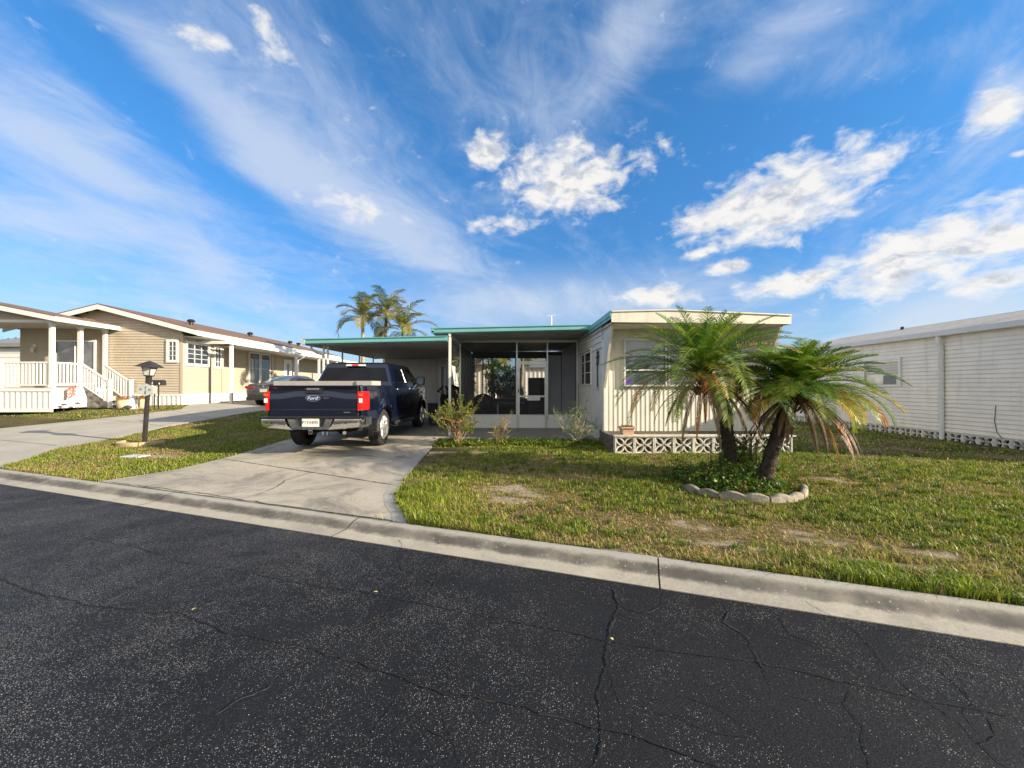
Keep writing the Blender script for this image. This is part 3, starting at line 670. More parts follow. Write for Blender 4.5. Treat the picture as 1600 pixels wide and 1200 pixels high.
# planter of pierced blocks in front of the home
PY = 7.72; pz = gzf(3.5, PY) - .02
pw_ = thing('planter_wall', (2.07, PY, pz), 'low white planter wall of pierced blocks along the front of the home', 'planter wall')
b0 = breeze('pierced_block', BLOCK, pw_, .389, .345, .14)
for k in range(1, 9):
    c = b0.copy(); COL.objects.link(c); c.location = (k * .396, 0, .0 + .002 * (k % 3)); c.parent = pw_
mb = MB(); mb.box((-.02, -.02, .35), (3.62, .17, .375)); mb.build('coping', BLOCK, pw_)
mb = MB(); 
for k in range(7):
    for z in range(4): mb.box((-.035 + random.uniform(-.01, .01), .15 + k * .15 + (.07 if z % 2 else 0), z * .088), (.06, .15 + k * .15 + .14 + (.07 if z % 2 else 0), z * .088 + .08))
mb.build('brick_end', BRICKD, pw_)
mb = MB(); mb.box((.03, .16, 0), (3.58, 1.12, .33)); mb.build('soil', SOIL, pw_)
mb = MB(); mb.box((.01, .15, .0), (3.59, .165, .34)); mb.build('liner', BRICKD, pw_)
pot = thing('flower_pot', (2.34, 7.86, pz + .375), 'square terracotta pot of succulents on the left end of the block wall', 'flower pot')
mb = MB(); mb.loft([[(sx * r, sy * r, z) for sx, sy in ((-1, -1), (1, -1), (1, 1), (-1, 1))] for r, z in ((.10, 0), (.125, .13), (.15, .135), (.152, .165), (.135, .165), (.12, .12))]); mb.build('pot', TERRA, pot, bevel=.006)
mb = MB()
def leafblade(mb, p, d, L, w, col, droop=.3, side=None):
    p = Vector(p); d = Vector(d).normalized(); s = side or d.cross(Vector((0, 0, 1)))
    s = s.normalized() if s.length > .05 else Vector((1, 0, 0)); m = p + d * L * .5; e = p + d * L + Vector((0, 0, -droop * L))
    mb.add([p - s * w * .3, p + s * w * .3, m + s * w * .5, m - s * w * .5, e], [(0, 1, 2, 3), (3, 2, 4)], 0, col)
def rv(a=1.): return Vector((random.uniform(-a, a), random.uniform(-a, a), random.uniform(-a, a)))
for k in range(160):
    a = random.uniform(0, 6.28); leafblade(mb, (random.uniform(-.11, .11), random.uniform(-.11, .11), .15), (math.cos(a) * .5, math.sin(a) * .5, 1), random.uniform(.03, .075), .014, (.16 * random.uniform(.6, 1.2), .18, .04))
mb.build('succulents', LEAF, pot, fix=False)
mb = MB()
for k in range(420):
    t = random.random(); x = 2.45 + t * .55; a = random.uniform(0, 6.28)
    if random.random() < .2: x = random.uniform(2.9, 5.2)
    leafblade(mb, (x, random.uniform(7.86, 8.0), pz + .35), (math.cos(a) * .7, math.sin(a) * .7, 1), random.uniform(.03, .08), .016, (random.uniform(.25, .45), random.uniform(.26, .34), .03))
tag(mb.build('succulent_bed', LEAF, fix=False), 'yellow green succulents trailing along the planter behind the pierced blocks', 'plants')['kind'] = 'stuff'

# ------------------------------------------------------------------ patio roof, screen room
ZU = 2.92
pr = thing('patio_roof', (-2.1, 10.2, 0), 'upper teal edged flat roof over the screened room', 'patio roof')
def sl(x): return .022 * x            # slope: higher at the home
mb = MB(); LX = 4.18
mb.add([(0, 0, ZU + .04), (LX, 0, ZU + .04 + sl(LX)), (LX, 6.2, ZU + .04 + sl(LX)), (0, 6.2, ZU + .04)], [(0, 1, 2, 3)])
for k in range(20):
    y = .02 + k * .305
    mb.add([(0, y, ZU - .02), (LX, y, ZU - .02 + sl(LX)), (LX, y + .24, ZU - .02 + sl(LX)), (0, y + .24, ZU - .02), (0, y + .25, ZU + .03), (LX, y + .25, ZU + .03 + sl(LX)), (LX, y + .3, ZU + .03 + sl(LX)), (0, y + .3, ZU + .03)], [(0, 1, 2, 3), (3, 2, 5, 4), (4, 5, 6, 7)])
mb.build('roof_pans', PANW, pr)
mb = MB(); 
mb.prism([(0, -.02), (.03, -.035), (.06, -.035), (.06, 0), (.1, 0), (.10, -.03), (.115, -.03), (.115, .12), (0, .12)][::-1], 0, 1, 'x')
for i, v in enumerate(mb.v): mb.v[i] = (v[0] * LX, v[1] - .02, v[2] + ZU - .015 + sl(v[0] * LX)) 
mb.v = [(x, y_, z) for x, y_, z in mb.v]
mbv = MB()
# fascia section is in (y, z)
sec = [(-.02, -.02), (-.045, .0), (-.045, .045), (-.02, .055), (-.02, .10), (-.05, .105), (-.05, .125), (.03, .125), (.03, -.02)]
mbv.loft([[(x, a, ZU - .01 + b + sl(x)) for a, b in sec] for x in (-.03, LX)])
mbv.loft([[(a, y, ZU - .01 + b) for a, b in sec] for y in (-.045, 6.2)])
mbv.build('fascia', TEAL, pr)
mb = MB(); mb.box((.42, .0, ZU - .10), (.47, 1.9, ZU - .022)); mb.build('beam', WHITE, pr)
def post(name, x, y, z0, z1, r, label, cat='post', mat=WHITE, group=None, square=True):
    t = thing(name, (x, y, z0), label, cat, group=group); mb = MB()
    if square: mb.box((-r, -r, 0), (r, r, z1 - z0))
    else: mb.lathe([(r, 0), (r, z1 - z0)], n=10)
    mb.build('shaft', mat, t, smooth=40)
    mb = MB(); mb.box((-r * 1.9, -r * 1.9, 0), (r * 1.9, r * 1.9, .012)); mb.build('base_plate', mat, t)
    mb = MB(); mb.box((-r * 1.7, -r * 1.7, z1 - z0 - .03), (r * 1.7, r * 1.7, z1 - z0 - .003)); mb.build('cap', mat, t); return t
post('roof_post', -1.66, 9.98 + .3, .16, 2.90, .03, 'slim white post at the front left corner of the patio roof behind the leafy shrub')
# screened room
sr = thing('screen_room', (-1.65, 12.1, .17), 'screened room with aluminium frame and white kick panels under the patio roof', 'screen room')
SW = 3.72; SH = 2.73; mb = MB(); t = .045; kt = .40
for x in (0, 1.78, 2.74, SW - t): mb.box((x, -.02, 0), (x + t, .03, SH + sl(x)))
mb.box((t, -.017, SH - .03), (SW - t, .027, SH + .05)); mb.box((t, -.017, kt), (1.78, .027, kt + .035)); mb.box((2.74 + t, -.017, kt), (SW - t, .027, kt + .035)); mb.box((1.78 + t, -.017, 2.07), (2.74, .027, 2.11))
mb.build('frame', ALU, sr)
mb = MB(); mb.box((t, -.006, 0), (1.78, .012, kt)); mb.box((2.74 + t, -.006, 0), (SW - t, .012, kt)); mb.build('kick_panel', WHITEV, sr)
mb = MB(); mb.box((t, .004, kt + .035), (1.78, .006, SH - .03)); mb.box((2.74 + t, .004, kt + .035), (SW - t, .006, SH - .03)); mb.box((1.78 + t, .004, 2.11), (2.74, .006, SH - .03)); mb.build('screen', SCREEN, sr)
dr_ = MB(); a, b = 1.78 + t + .006, 2.74 - .006
dr_.box((a, -.03, .01), (a + .06, .0, 2.06)); dr_.box((b - .06, -.03, .01), (b, .0, 2.06)); dr_.box((a + .06, -.03, 2.0), (b - .06, 0, 2.06)); dr_.box((a + .06, -.03, kt + .0), (b - .06, 0, kt + .03)); dr_.box((a + .06, -.03, .98), (b - .06, 0, 1.03))
door = dr_.build('door', ALU, sr)
mb = MB(); mb.box((a + .06, -.02, .01), (b - .06, -.01, kt)); mb.build('kick_panel', WHITEV, door)
mb = MB(); mb.box((a + .06, -.014, kt + .03), (b - .06, -.012, .98)); mb.box((a + .06, -.014, 1.03), (b - .06, -.012, 2.0)); mb.build('screen', SCREEN, door)
mb = MB(); mb.box((a + .01, -.06, 1.12), (a + .04, -.03, 1.24)); mb.build('handle', BLACKP, door)
mb = MB(); mb.box((a + .30, -.045, .875), (a + .70, -.031, 1.01)); sg = mb.build('door_sign', WHITEV); sg.location = (-1.65, 12.1, .17); tag(sg, 'small white blank looking plate on the middle rail of the screen door', 'sign')
mb = MB(); mb.box((a + .44, -.047, .945), (a + .56, -.0455, .96)); s2 = mb.build('lettering', M('faint_print', (.3, .4, .5), .6, 0), sg)
mb = MB()   # left wall of slim posts and tinted panes, back wall frame
for y in (0.03, .55, 1.3, 2.1, 2.9, 3.85): mb.box((0, y, 0), (t, y + .06, SH - .05))
mb.box((0.002, .05, kt), (t - .002, 3.85, kt + .03))
for x in (0.05, .42, 1.78, 3.05): mb.box((x, 3.88, 0), (x + .05, 3.93, SH - .2))
mb.box((.1, 3.875, .78), (3.05, 3.92, .82)); mb.build('frame', PANW, sr)
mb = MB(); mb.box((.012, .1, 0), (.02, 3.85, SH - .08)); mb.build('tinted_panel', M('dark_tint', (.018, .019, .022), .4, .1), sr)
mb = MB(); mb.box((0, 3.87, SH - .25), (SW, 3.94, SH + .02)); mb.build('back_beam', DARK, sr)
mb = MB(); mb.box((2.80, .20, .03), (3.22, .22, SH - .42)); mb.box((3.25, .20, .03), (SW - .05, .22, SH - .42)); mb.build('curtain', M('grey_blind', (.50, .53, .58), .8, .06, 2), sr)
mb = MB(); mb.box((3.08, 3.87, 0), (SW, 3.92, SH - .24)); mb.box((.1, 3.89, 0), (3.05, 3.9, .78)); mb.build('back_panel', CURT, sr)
struct(sheet('patio_slab', [(-1.79, 9.45), (2.08, 9.25), (2.08, 16.2), (-1.79, 16.2)], SLABM, .02, .5))
# things in the screened room
cab = thing('cabinet', (.62, 14.4, .19), 'tall dark two door cabinet inside the screened room behind the screen door', 'cabinet')
mb = MB(); mb.box((0, 0, .04), (.78, .5, 1.62)); mb.build('body', M('cabinet_brown', (.10, .085, .075), .6, .1), cab)
mb = MB(); mb.box((.01, -.02, .06), (.42, -.002, 1.6)); mb.build('door', M('cabinet_door', (.15, .13, .115), .55, .1), cab); mb = MB(); mb.box((.43, -.02, .06), (.77, -.002, 1.6)); mb.build('door', M('cabinet_door_dark', (.05, .045, .045), .55, .1), cab)
ch = thing('patio_chair', (-1.02, 13.3, .19), 'round backed dark patio chair inside the screened room at its left end', 'chair')
mb = MB(); mb.loft([[(r * math.cos(a) * .38, .25 + y, .72 + r * math.sin(a) * .32) for a in np.linspace(0, 6.283, 21)[:-1]] for r, y in ((.3, .02), (.9, .0), (1, .03), (.95, .06), (.3, .05))]); mb.build('backrest', BLACKP, ch, smooth=50)
mb = MB(); mb.loft([[(r * math.cos(a) * .33, -.02 + r * math.sin(a) * .3, z) for a in np.linspace(0, 6.283, 21)[:-1]] for r, z in ((.9, .36), (1, .40), (.95, .46), (.4, .48))]); mb.build('seat', BLACKP, ch, smooth=50)
for sx in (-.27, .27):
    for sy in (-.2, .2): mb = MB(); mb.tube([(sx, sy, 0), (sx * .9, sy * .9, .38)], .016, 6); mb.build('leg', BLACKM, ch)
for sx in (-.36, .36): mb = MB(); mb.tube([(sx, .25, .7), (sx * 1.05, 0, .66), (sx, -.2, .6), (sx * .9, -.22, .4)], .015, 6); mb.build('arm', BLACKM, ch)
tb = thing('patio_table', (-.05, 13.6, .19), 'dark low table inside the screened room between chair and door', 'table')
mb = MB(); mb.box((-.5, -.35, .68), (.5, .35, .71)); mb.build('tabletop', BLACKP, tb)
for sx in (-.45, .45):
    for sy in (-.3, .3): mb = MB(); mb.box((sx - .02, sy - .02, 0), (sx + .02, sy + .02, .68)); mb.build('leg', GALV if sx < 0 else BLACKM, tb)

# ------------------------------------------------------------------ carport
ZC = 2.62
cp = thing('carport_roof', (-5.42, 10.1, 0), 'lower teal edged flat carport roof above the blue pickup', 'carport')
mb = MB(); CW = 3.72; CD = 5.4
mb.add([(0, 0, ZC + .05), (CW, 0, ZC + .05 + sl(CW)), (CW, CD + 3, ZC + .05 + sl(CW)), (0, CD + 3, ZC + .05)], [(0, 1, 2, 3)])
for k in range(18):
    y = .03 + k * .305
    mb.add([(0, y, ZC - .03), (CW, y, ZC - .03 + sl(CW)), (CW, y + .24, ZC - .03 + sl(CW)), (0, y + .24, ZC - .03), (0, y + .25, ZC + .03), (CW, y + .25, ZC + .03 + sl(CW)), (CW, y + .3, ZC + .03 + sl(CW)), (0, y + .3, ZC + .03)], [(0, 1, 2, 3), (3, 2, 5, 4), (4, 5, 6, 7)])
mb.build('roof_pans', PANW, cp)
mbv = MB(); mbv.loft([[(x, a, ZC - .01 + b + sl(x)) for a, b in sec] for x in (-.03, CW)]); mbv.build('fascia', TEAL, cp)
mbv = MB(); mbv.box((-.08, -.05, ZC - .04), (-.005, CD, ZC + .115)); mbv.build('gutter', BLACKP if 0 else PANW, cp)
mb = MB(); mb.tube([(-.03, .35, ZC - .03), (-.03, .35, ZC - .12), (.1, .36, ZC - .22), (.27, .36, ZC - .27), (.29, .36, ZC - .4), (.29, .36, .2)], .032, 8); mb.build('downspout', WHITE, cp, smooth=40)
cpp = thing('carport_post', (-5.06, 10.45, .16), 'front white twin bar carport post with lattice just left of the pickup cab', 'post')
for x in (-.055, .055):
    mb = MB(); mb.box((x - .018, -.02, 0), (x + .018, .02, ZC - .19)); mb.build('bar', WHITE, cpp)
mb = MB()
for k in range(9): 
    z = .1 + k * .26; mb.tube([(-.05, 0, z), (.05, 0, z + .13)], .006, 5); mb.tube([(.05, 0, z + .13), (-.05, 0, z + .26)], .006, 5)
mb.build('lattice', WHITE, cpp)
pl0 = post('carport_post', -5.16, 11.7, .2, ZC - .03, .018, 'thin post along the left side of the carport, nearest behind the twin bar post', mat=GALV, group='thin carport posts')
for k, (y, lb) in enumerate([(13.0, 'thin carport post, middle one of the three above the pickup cab'), (14.3, 'thin carport post nearest to the shed wall')]):
    c = copy_tree(pl0); c.location = (-5.16, y, .2); c['label'] = lb
sh = thing('storage_shed', (-5.12, 15.45, .2), 'beige grooved panel shed closing the back of the carport', 'shed')
mb = MB(); ribs(mb, (0, 0, 0), (1, 0, 0), (0, -1, 0), 2.46, 2.39, .3, .012, frac=(.02, .95, .97)); mb.box((0, .005, 0), (2.46, 2.6, 2.38)); mb.build('wall', SHEDW, sh)
mb = MB(); mb.box((2.2, -.03, 0), (2.27, -.013, 2.08)); mb.box((2.39, -.03, 0), (2.46, -.013, 2.08)); mb.box((2.2, -.03, 2.08), (2.46, -.013, 2.14)); mb.build('door_trim', WHITE, sh)
mb = MB(); mb.box((2.27, -.024, 0), (2.39, -.013, 2.08)); mb.build('door', M('shed_door_dull_blue', (.28, .28, .30), .6, .05), sh)
# clutter beside the shed door
bag = thing('storage_bag', (-2.35, 13.6, .2), 'dark bulky bag with knobbly handles sticking out near the shed door', 'bag')
mb = MB(); mb.lathe([(.16, 0), (.19, .1), (.17, .5), (.2, .85), (.17, .98), (.12, 1.0)], n=14); mb.build('body', M('dark_red_fabric', (.035, .014, .014), .8, .4, 20), bag, smooth=50)
mb = MB()
for k in range(6):
    a = k * 1.05; p = (math.cos(a) * .1, math.sin(a) * .1, .95); q = (math.cos(a) * .2 - .05, math.sin(a) * .2, 1.12 + .07 * (k % 3)); mb.tube([p, q], .012, 6); mb.lathe([(.0, -.05), (.04, -.03), (.045, .02), (.02, .05)], q, 8)
mb.build('handles', BLACKP, bag)
bn = thing('trash_bin', (-2.68, 13.0, .2), 'low black lidded bin on the slab between pickup and shed door', 'bin')
mb = MB(); mb.loft([[(sx * r, sy * r, z) for sx, sy in ((-1, -1), (1, -1), (1, 1), (-1, 1))] for r, z in ((.11, 0), (.14, .66))]); mb.build('body', BLACKP, bn, bevel=.01); mb = MB(); mb.box((-.15, -.15, .66), (.15, .15, .72)); mb.build('lid', BLACKP, bn, bevel=.015)
gr = thing('covered_grill', (-2.0, 14.2, .2), 'grill under a sloping black cover behind the white patio post', 'grill')
mb = MB(); mb.loft([[(-.38, -.25, 0), (.32, -.25, 0), (.32, .25, 0), (-.38, .25, 0)], [(-.36, -.24, .9), (.3, -.24, .8), (.3, .24, .8), (-.36, .24, .9)], [(-.3, -.18, 1.3), (.28, -.18, 1.1), (.28, .18, 1.1), (-.3, .18, 1.3)], [(-.2, -.1, 1.36), (.2, -.1, 1.18), (.2, .1, 1.18), (-.2, .1, 1.36)]]); mb.build('cover', BLACKP, gr, bevel=.03)
mb = MB(); mb.box((.3, -.2, .05), (.34, .2, .75)); mb.build('side_shelf', BLACKM, gr)
gb = thing('trash_can', (-2.62, 18.9, .18), 'grey trash can on the grass behind the carport', 'bin')
mb = MB(); mb.lathe([(.24, 0), (.3, 1.12), (.31, 1.13)], n=14); mb.build('body', M('grey_can', (.2, .22, .24), .6, .1), gb, smooth=40); mb = MB(); mb.lathe([(.33, 1.13), (.33, 1.17), (.2, 1.25), (0.02, 1.27)], n=14); mb.build('lid', M('grey_lid', (.16, .18, .2), .6, .1), gb, smooth=40)
an = thing('tv_antenna', (2.0, 19.5, 2.9), 'thin white antenna mast standing above the patio roof', 'antenna')
mb = MB(); mb.tube([(0, 0, 0), (0, 0, 2.15)], .03, 6); mb.build('mast', WHITE, an); mb = MB(); mb.tube([(-.25, 0, 2.15), (.25, .0, 2.2)], .012, 5); mb.tube([(.1, -.2, 2.12), (.1, .2, 2.12)], .01, 5); mb.build('head', WHITE, an)

# ------------------------------------------------------------------ home on the right
rh = thing('mobile_home', (10.56, 6.05, .12), 'off white lap sided home at the right edge with pierced block skirting', 'mobile home', rz=-math.atan(.045))
RL = 9.2; SB = .24
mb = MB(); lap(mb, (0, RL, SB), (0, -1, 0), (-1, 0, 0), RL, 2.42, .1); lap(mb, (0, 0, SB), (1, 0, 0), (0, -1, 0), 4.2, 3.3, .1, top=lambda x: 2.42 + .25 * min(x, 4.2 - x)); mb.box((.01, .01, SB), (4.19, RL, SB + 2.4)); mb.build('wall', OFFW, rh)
mb = MB(); mb.add([(-.16, -.25, 2.72), (2.1, -.25, 3.27), (2.1, RL + .2, 3.27), (-.16, RL + .2, 2.72)], [(0, 1, 2, 3)]); mb.add([(4.36, -.25, 2.72), (2.1, -.25, 3.275), (2.1, RL + .2, 3.275), (4.36, RL + .2, 2.72)], [(0, 1, 2, 3)]); mb.box((-.05, -.2, 2.62), (4.25, RL + .2, 2.665)); mb.build('roof', ROOFL, rh)
mb = MB(); mb.loft([[(a, y, b) for a, b in ((-.19, 2.62), (-.19, 2.735), (-.16, 2.75), (-.07, 2.75), (-.07, 2.6), (-.15, 2.6))] for y in (-.3, RL + .25)]); mb.build('gutter', M('gutter_grey', (.58, .57, .55), .5, .06, 3), rh, smooth=30)
dsy = 9.55 - 6.05
mb = MB(); DSP = [(-.13, dsy, 2.62), (-.13, dsy, 2.5), (-.1, dsy, 2.42), (-.06, dsy, 2.36), (-.06, dsy, .06)]
mb.tube(DSP, .048, 10); mb.build('downspout', WHITEV, rh, smooth=40)
window(rh, (-.012, 5.76, 1.36), (0, -1, 0), (-1, 0, 0), 1.2, .82, 1, 1, .055, WHITEV, glassmat('right_window', (.30, .30, .27), .04, .6), d=.05, blind=(.42, .95, 5))
mb = MB(); mb.box((-.03, 4.72, 1.42), (-.008, 5.1, 1.68)); w_ = mb.build('vent_panel', M('grey_panel', (.2, .2, .2), .6, .1), rh)
s0 = breeze('skirting_block', BLOCK, rh, .305, .235, .09); s0.rotation_euler = (0, 0, R(-90)); s0.location = (.0, .32, 0)
for k in range(1, 29):
    c = s0.copy(); COL.objects.link(c); c.location = (.0, .32 + k * .309, 0); c.parent = rh
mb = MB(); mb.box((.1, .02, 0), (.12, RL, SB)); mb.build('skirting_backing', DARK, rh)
mb = MB(); mb.tube([(-.02, 2.42, .95), (-.025, 2.44, .6), (-.02, 2.4, .35), (-.03, 2.3, .24)], .006, 5); mb.build('cable', BLACKP, rh)
mb = MB(); mb.lathe([(.06, 0), (.06, .12), (.09, .13), (.09, .18), (.01, .2)], (1.5, 2.6, 3.1), 10); mb.build('roof_vent', BLACKP, rh)
mb = MB(); mb.lathe([(.05, 0), (.05, .1), (.01, .12)], (1.9, 6.6, 3.2), 8); mb.build('roof_vent', BLACKP, rh)
mb = MB(); mb.box((-.04, 8.5, .8), (-.01, 8.9, 1.7)); mb.build('meter_panel', GREYSIDE, rh)

# ------------------------------------------------------------------ house on the left
LG = .60
lh = thing('house', (-14.6, 17.0, LG), 'tan lap sided house with white trimmed gable, porch and white skirting on the left', 'house', rz=math.atan(.04))
EV = 3.30; PKX = 3.4; LW = 6.8; LL = 15
def gtop(x): return EV + 1.10 - .52 - .265 * abs(x - 3.55) - .1
mb = MB(); lap(mb, (-LW, 0, .52), (1, 0, 0), (0, -1, 0), LW, 4, .115, top=gtop)
lap(mb, (0, 0, .52), (0, 1, 0), (1, 0, 0), 2.45, EV - .52, .115); mb.box((-2.2, 2.46, .52), (.0, 2.5, EV - .02))
lap(mb, (-.9, 2.5, .52), (0, 1, 0), (1, 0, 0), LL, EV - .52, .115); mb.box((-LW + .01, .02, .1), (-.95, LL, EV - .1)); mb.box((-.95, .02, .1), (-.02, 2.45, EV - .05)); mb.build('wall', TAN, lh)
mb = MB(); ribs(mb, (-LW, -.02, 0), (1, 0, 0), (0, -1, 0), LW + .02, .46, .2, .02, frac=(.08, .42, .5)); ribs(mb, (.02, 0, 0), (0, 1, 0), (1, 0, 0), 2.5, .46, .2, .008, frac=(.08, .42, .5)); ribs(mb, (-.88, 2.5, 0), (0, 1, 0), (1, 0, 0), LL, .46, .2, .012, frac=(.08, .42, .5)); mb.box((-LW, -.05, .46), (.05, .01, .54)); mb.box((.0, .01, .46), (.05, 2.5, .54)); mb.box((-.9, 2.52, .46), (-.86, LL, .54)); mb.build('skirting', WHITEV, lh)
for x, y in ((-.05, -.03), (-.05, 2.40)): mb = MB(); mb.box((x, y, .54), (x + .12, y + .12, EV - .1)); mb.build('corner_trim', TANTRIM, lh)
mb = MB(); mb.box((.0, 1.70, .54), (.03, 1.80, EV - .1)); mb.build('corner_trim', TANTRIM, lh)
OH = .32; OR2 = .9; SL = .265
def gable(mb, x0, xp, x1, zp, s, y0, y1, th=.05, mi=0):
    za, zb = zp - s * (xp - x0), zp - s * (x1 - xp)
    mb.add([(x0, y0, za), (xp, y0, zp), (xp, y1, zp), (x0, y1, za), (x0, y0, za - th), (xp, y0, zp - th), (xp, y1, zp - th), (x0, y1, za - th)], [(0, 1, 2, 3), (4, 5, 6, 7), (0, 1, 5, 4), (0, 3, 7, 4)], mi)
    mb.add([(x1, y0, zb), (xp, y0, zp), (xp, y1, zp), (x1, y1, zb), (x1, y0, zb - th), (xp, y0, zp - th), (xp, y1, zp - th), (x1, y1, zb - th)], [(0, 1, 2, 3), (4, 5, 6, 7), (0, 1, 5, 4), (0, 3, 7, 4)], mi)
ZP = EV + 1.16
mb = MB(); gable(mb, -LW - OH, -3.25, OR2, ZP, SL, -OH - .02, LL + .2); roof = mb.build('roof', ROOFB, lh)
mb = MB()
for x0, x1 in ((-LW - OH, -3.25), (-3.25, OR2)):
    f = lambda x: ZP - SL * abs(x + 3.25) - .052
    mb.prism([(x0, f(x0)), (x1, f(x1)), (x1, f(x1) - .2), (x0, f(x0) - .2)], -OH - .03, -OH)
mb.box((OR2 - .02, -OH, ZP - SL * (3.25 + OR2) - .26), (OR2 + .015, LL, ZP - SL * (3.25 + OR2) - .055)); mb.build('fascia', WHITEV, lh)
mb = MB(); mb.box((.03, .02, EV - .22), (OR2 - .02, LL, EV - .20)); mb.build('soffit', WHITEV, lh)
for (x, y) in ((-1.3, 2.2), (-1.3, 6.8), (-1.3, 11.4), (-1.3, 12.6)):
    mb = MB(); z = ZP - SL * 2.1; mb.lathe([(.09, 0), (.09, .2)], (x, y, z), 10); mb.lathe([(.15, .18), (.17, .24), (.1, .31), (.02, .32)], (x, y, z), 10); mb.build('roof_vent', BLACKP, lh, smooth=40)
# windows
window(lh, (-.62, -.02, 1.93), (1, 0, 0), (0, -1, 0), .52, 1.02, 4, 2, .11, WHITEV, d=.05)
window(lh, (.02, .12, 1.80), (0, 1, 0), (1, 0, 0), 1.5, 1.12, 4, 3, .13, WHITEV, d=.05)
window(lh, (.02, 1.86, 1.76), (0, 1, 0), (1, 0, 0), .56, 1.12, 4, 2, .11, WHITEV, d=.05)
window(lh, (-.88, 6.0, 1.0), (0, 1, 0), (1, 0, 0), 1.05, 1.95, 2, 1, .08, WHITEV, d=.04)
window(lh, (-.88, 7.1, 1.0), (0, 1, 0), (1, 0, 0), 1.05, 1.95, 2, 1, .08, WHITEV, d=.04)
mb = MB(); mb.box((-.89, 9.75, .5), (-.84, 10.75, 2.75)); dd = mb.build('door', WHITEV, lh)
window(dd, (-.84, 10.05, 1.2), (0, 1, 0), (1, 0, 0), .4, 1.3, 3, 2, .03, WHITEV, d=.02).name = 'door_window'
for y in (5.85, 8.3, 8.75): mb = MB(); mb.box((-.88, y, .54), (-.85, y + .1, EV - .1)); mb.build('corner_trim', TANTRIM, lh)
# side carport roof with posts
mb = MB(); mb.add([(-.9, 2.6, 2.98), (1.5, 2.6, 2.9), (1.5, LL + 3, 2.9), (-.9, LL + 3, 2.98)], [(0, 1, 2, 3)]); mb.add([(OR2 + .02, 1.0, 3.02), (1.5, 2.0, 2.98), (1.5, LL + 3, 2.98), (OR2 + .02, LL + 3, 3.1)], [(0, 1, 2, 3)])
mb.box((1.47, .9, 2.84), (1.56, LL + 3, 3.0)); mb.box((.02, .88, 2.86), (1.47, .94, 2.99)); mb.build('awning', WHITEV, lh)
for y in (1.05, 6.9, 10.0, 13.0): mb = MB(); mb.box((1.33, y, -.05), (1.45, y + .12, 2.86)); mb.build('awning_post', WHITEV, lh)
mb = MB(); mb.tube([(1.6, 7.6, 2.9), (1.62, 7.5, 2.75), (1.5, 7.3, 2.6), (1.42, 7.12, 2.5), (1.42, 7.12, 0)], .05, 8); mb.build('downspout', WHITEV, lh, smooth=40)
mb = MB()
for k in range(8): mb.box((-.3, 10.9 + k * .14, .55), (.5, 10.93 + k * .14, 1.3))
mb.box((.48, 10.85, .5), (.54, 12, 1.35)); mb.build('side_railing', WHITEV, lh)
# porch
px0, px1, py0 = -8.6, -3.08, -2.18; DK = .83
mb = MB(); mb.box((px0, py0, DK - .08), (px1, -.05, DK)); mb.build('porch_deck', TREAD, lh)
mb = MB(); ribs(mb, (px0, py0 + .02, .03), (1, 0, 0), (0, -1, 0), px1 - px0, DK - .16, .2, .02, frac=(.08, .42, .5)); ribs(mb, (px1, py0 + .02, .03), (0, 1, 0), (1, 0, 0), 2.2, DK - .16, .2, .004, frac=(.08, .42, .5)); mb.box((px0, py0 - .02, DK - .14), (px1 + .02, py0 + .03, DK - .02)); mb.box((px1 - .02, py0 + .03, DK - .14), (px1 + .02, -.1, DK - .02))
mb.box((px0, py0 - .0, -.1), (px1 + .03, py0 + .03, .03)); mb.build('porch_skirting', WHITEV, lh)
PT = 3.33
for x, y in ((px1 - .06, py0 + .06), (px1 - .06, py0 + 1.06), (px1 - .06, -.12), (px0 + .06, py0 + .06), (-5.35, py0 + .06), (px0 + .4, -.1)):
    if x == -5.35: continue
    mb = MB(); mb.box((x - .06, y - .06, DK), (x + .06, y + .06, PT)); mb.box((x - .075, y - .075, DK), (x + .075, y + .075, DK + .1)); mb.box((x - .075, y - .075, PT - .1), (x + .075, y + .075, PT)); mb.build('porch_post', WHITEV, lh)
def railing(p, q, z0, z1, dh, n, nm='railing', par=lh):
    mb = MB(); p = Vector(p); q = Vector(q)
    def bar(z0, z1, w, h):
        d = (q - p).normalized(); s = Vector((-d.y, d.x, 0)) * w / 2
        mb.add([(p.x - s.x, p.y - s.y, z0), (p.x + s.x, p.y + s.y, z0), (q.x + s.x, q.y + s.y, z1), (q.x - s.x, q.y - s.y, z1), (p.x - s.x, p.y - s.y, z0 + h), (p.x + s.x, p.y + s.y, z0 + h), (q.x + s.x, q.y + s.y, z1 + h), (q.x - s.x, q.y - s.y, z1 + h)], [(0, 1, 2, 3), (4, 5, 6, 7), (0, 1, 5, 4), (1, 2, 6, 5), (2, 3, 7, 6), (3, 0, 4, 7)])
    bar(z0 + dh - .06, z1 + dh - .06, .07, .06); bar(z0 + .08, z1 + .08, .05, .05)
    for k in range(n):
        t = (k + .5) / n; c = p.lerp(q, t); z = z0 + (z1 - z0) * t; mb.box((c.x - .022, c.y - .022, z + .12), (c.x + .022, c.y + .022, z + dh - .05))
    return mb.build(nm, WHITEV, par)
railing((-4.95, py0 + .06, 0), (px1 - .14, py0 + .06, 0), DK, DK, 1.0, 13); railing((px0, py0 + .06, 0), (-5.0, py0 + .06, 0), DK, DK, 1.0, 22)
mb = MB(); mb.box((-5.02, py0 + .0, DK), (-4.92, py0 + .1, DK + 1.08)); mb.build('newel_post', WHITEV, lh)
railing((px1 - .06, py0 + .14, 0), (px1 - .06, py0 + 1.04, 0), DK, DK, 1.0, 7); railing((px0 + .1, -.3, 0), (px0 + .1, py0 + .1, 0), DK, DK, 1.0, 12)
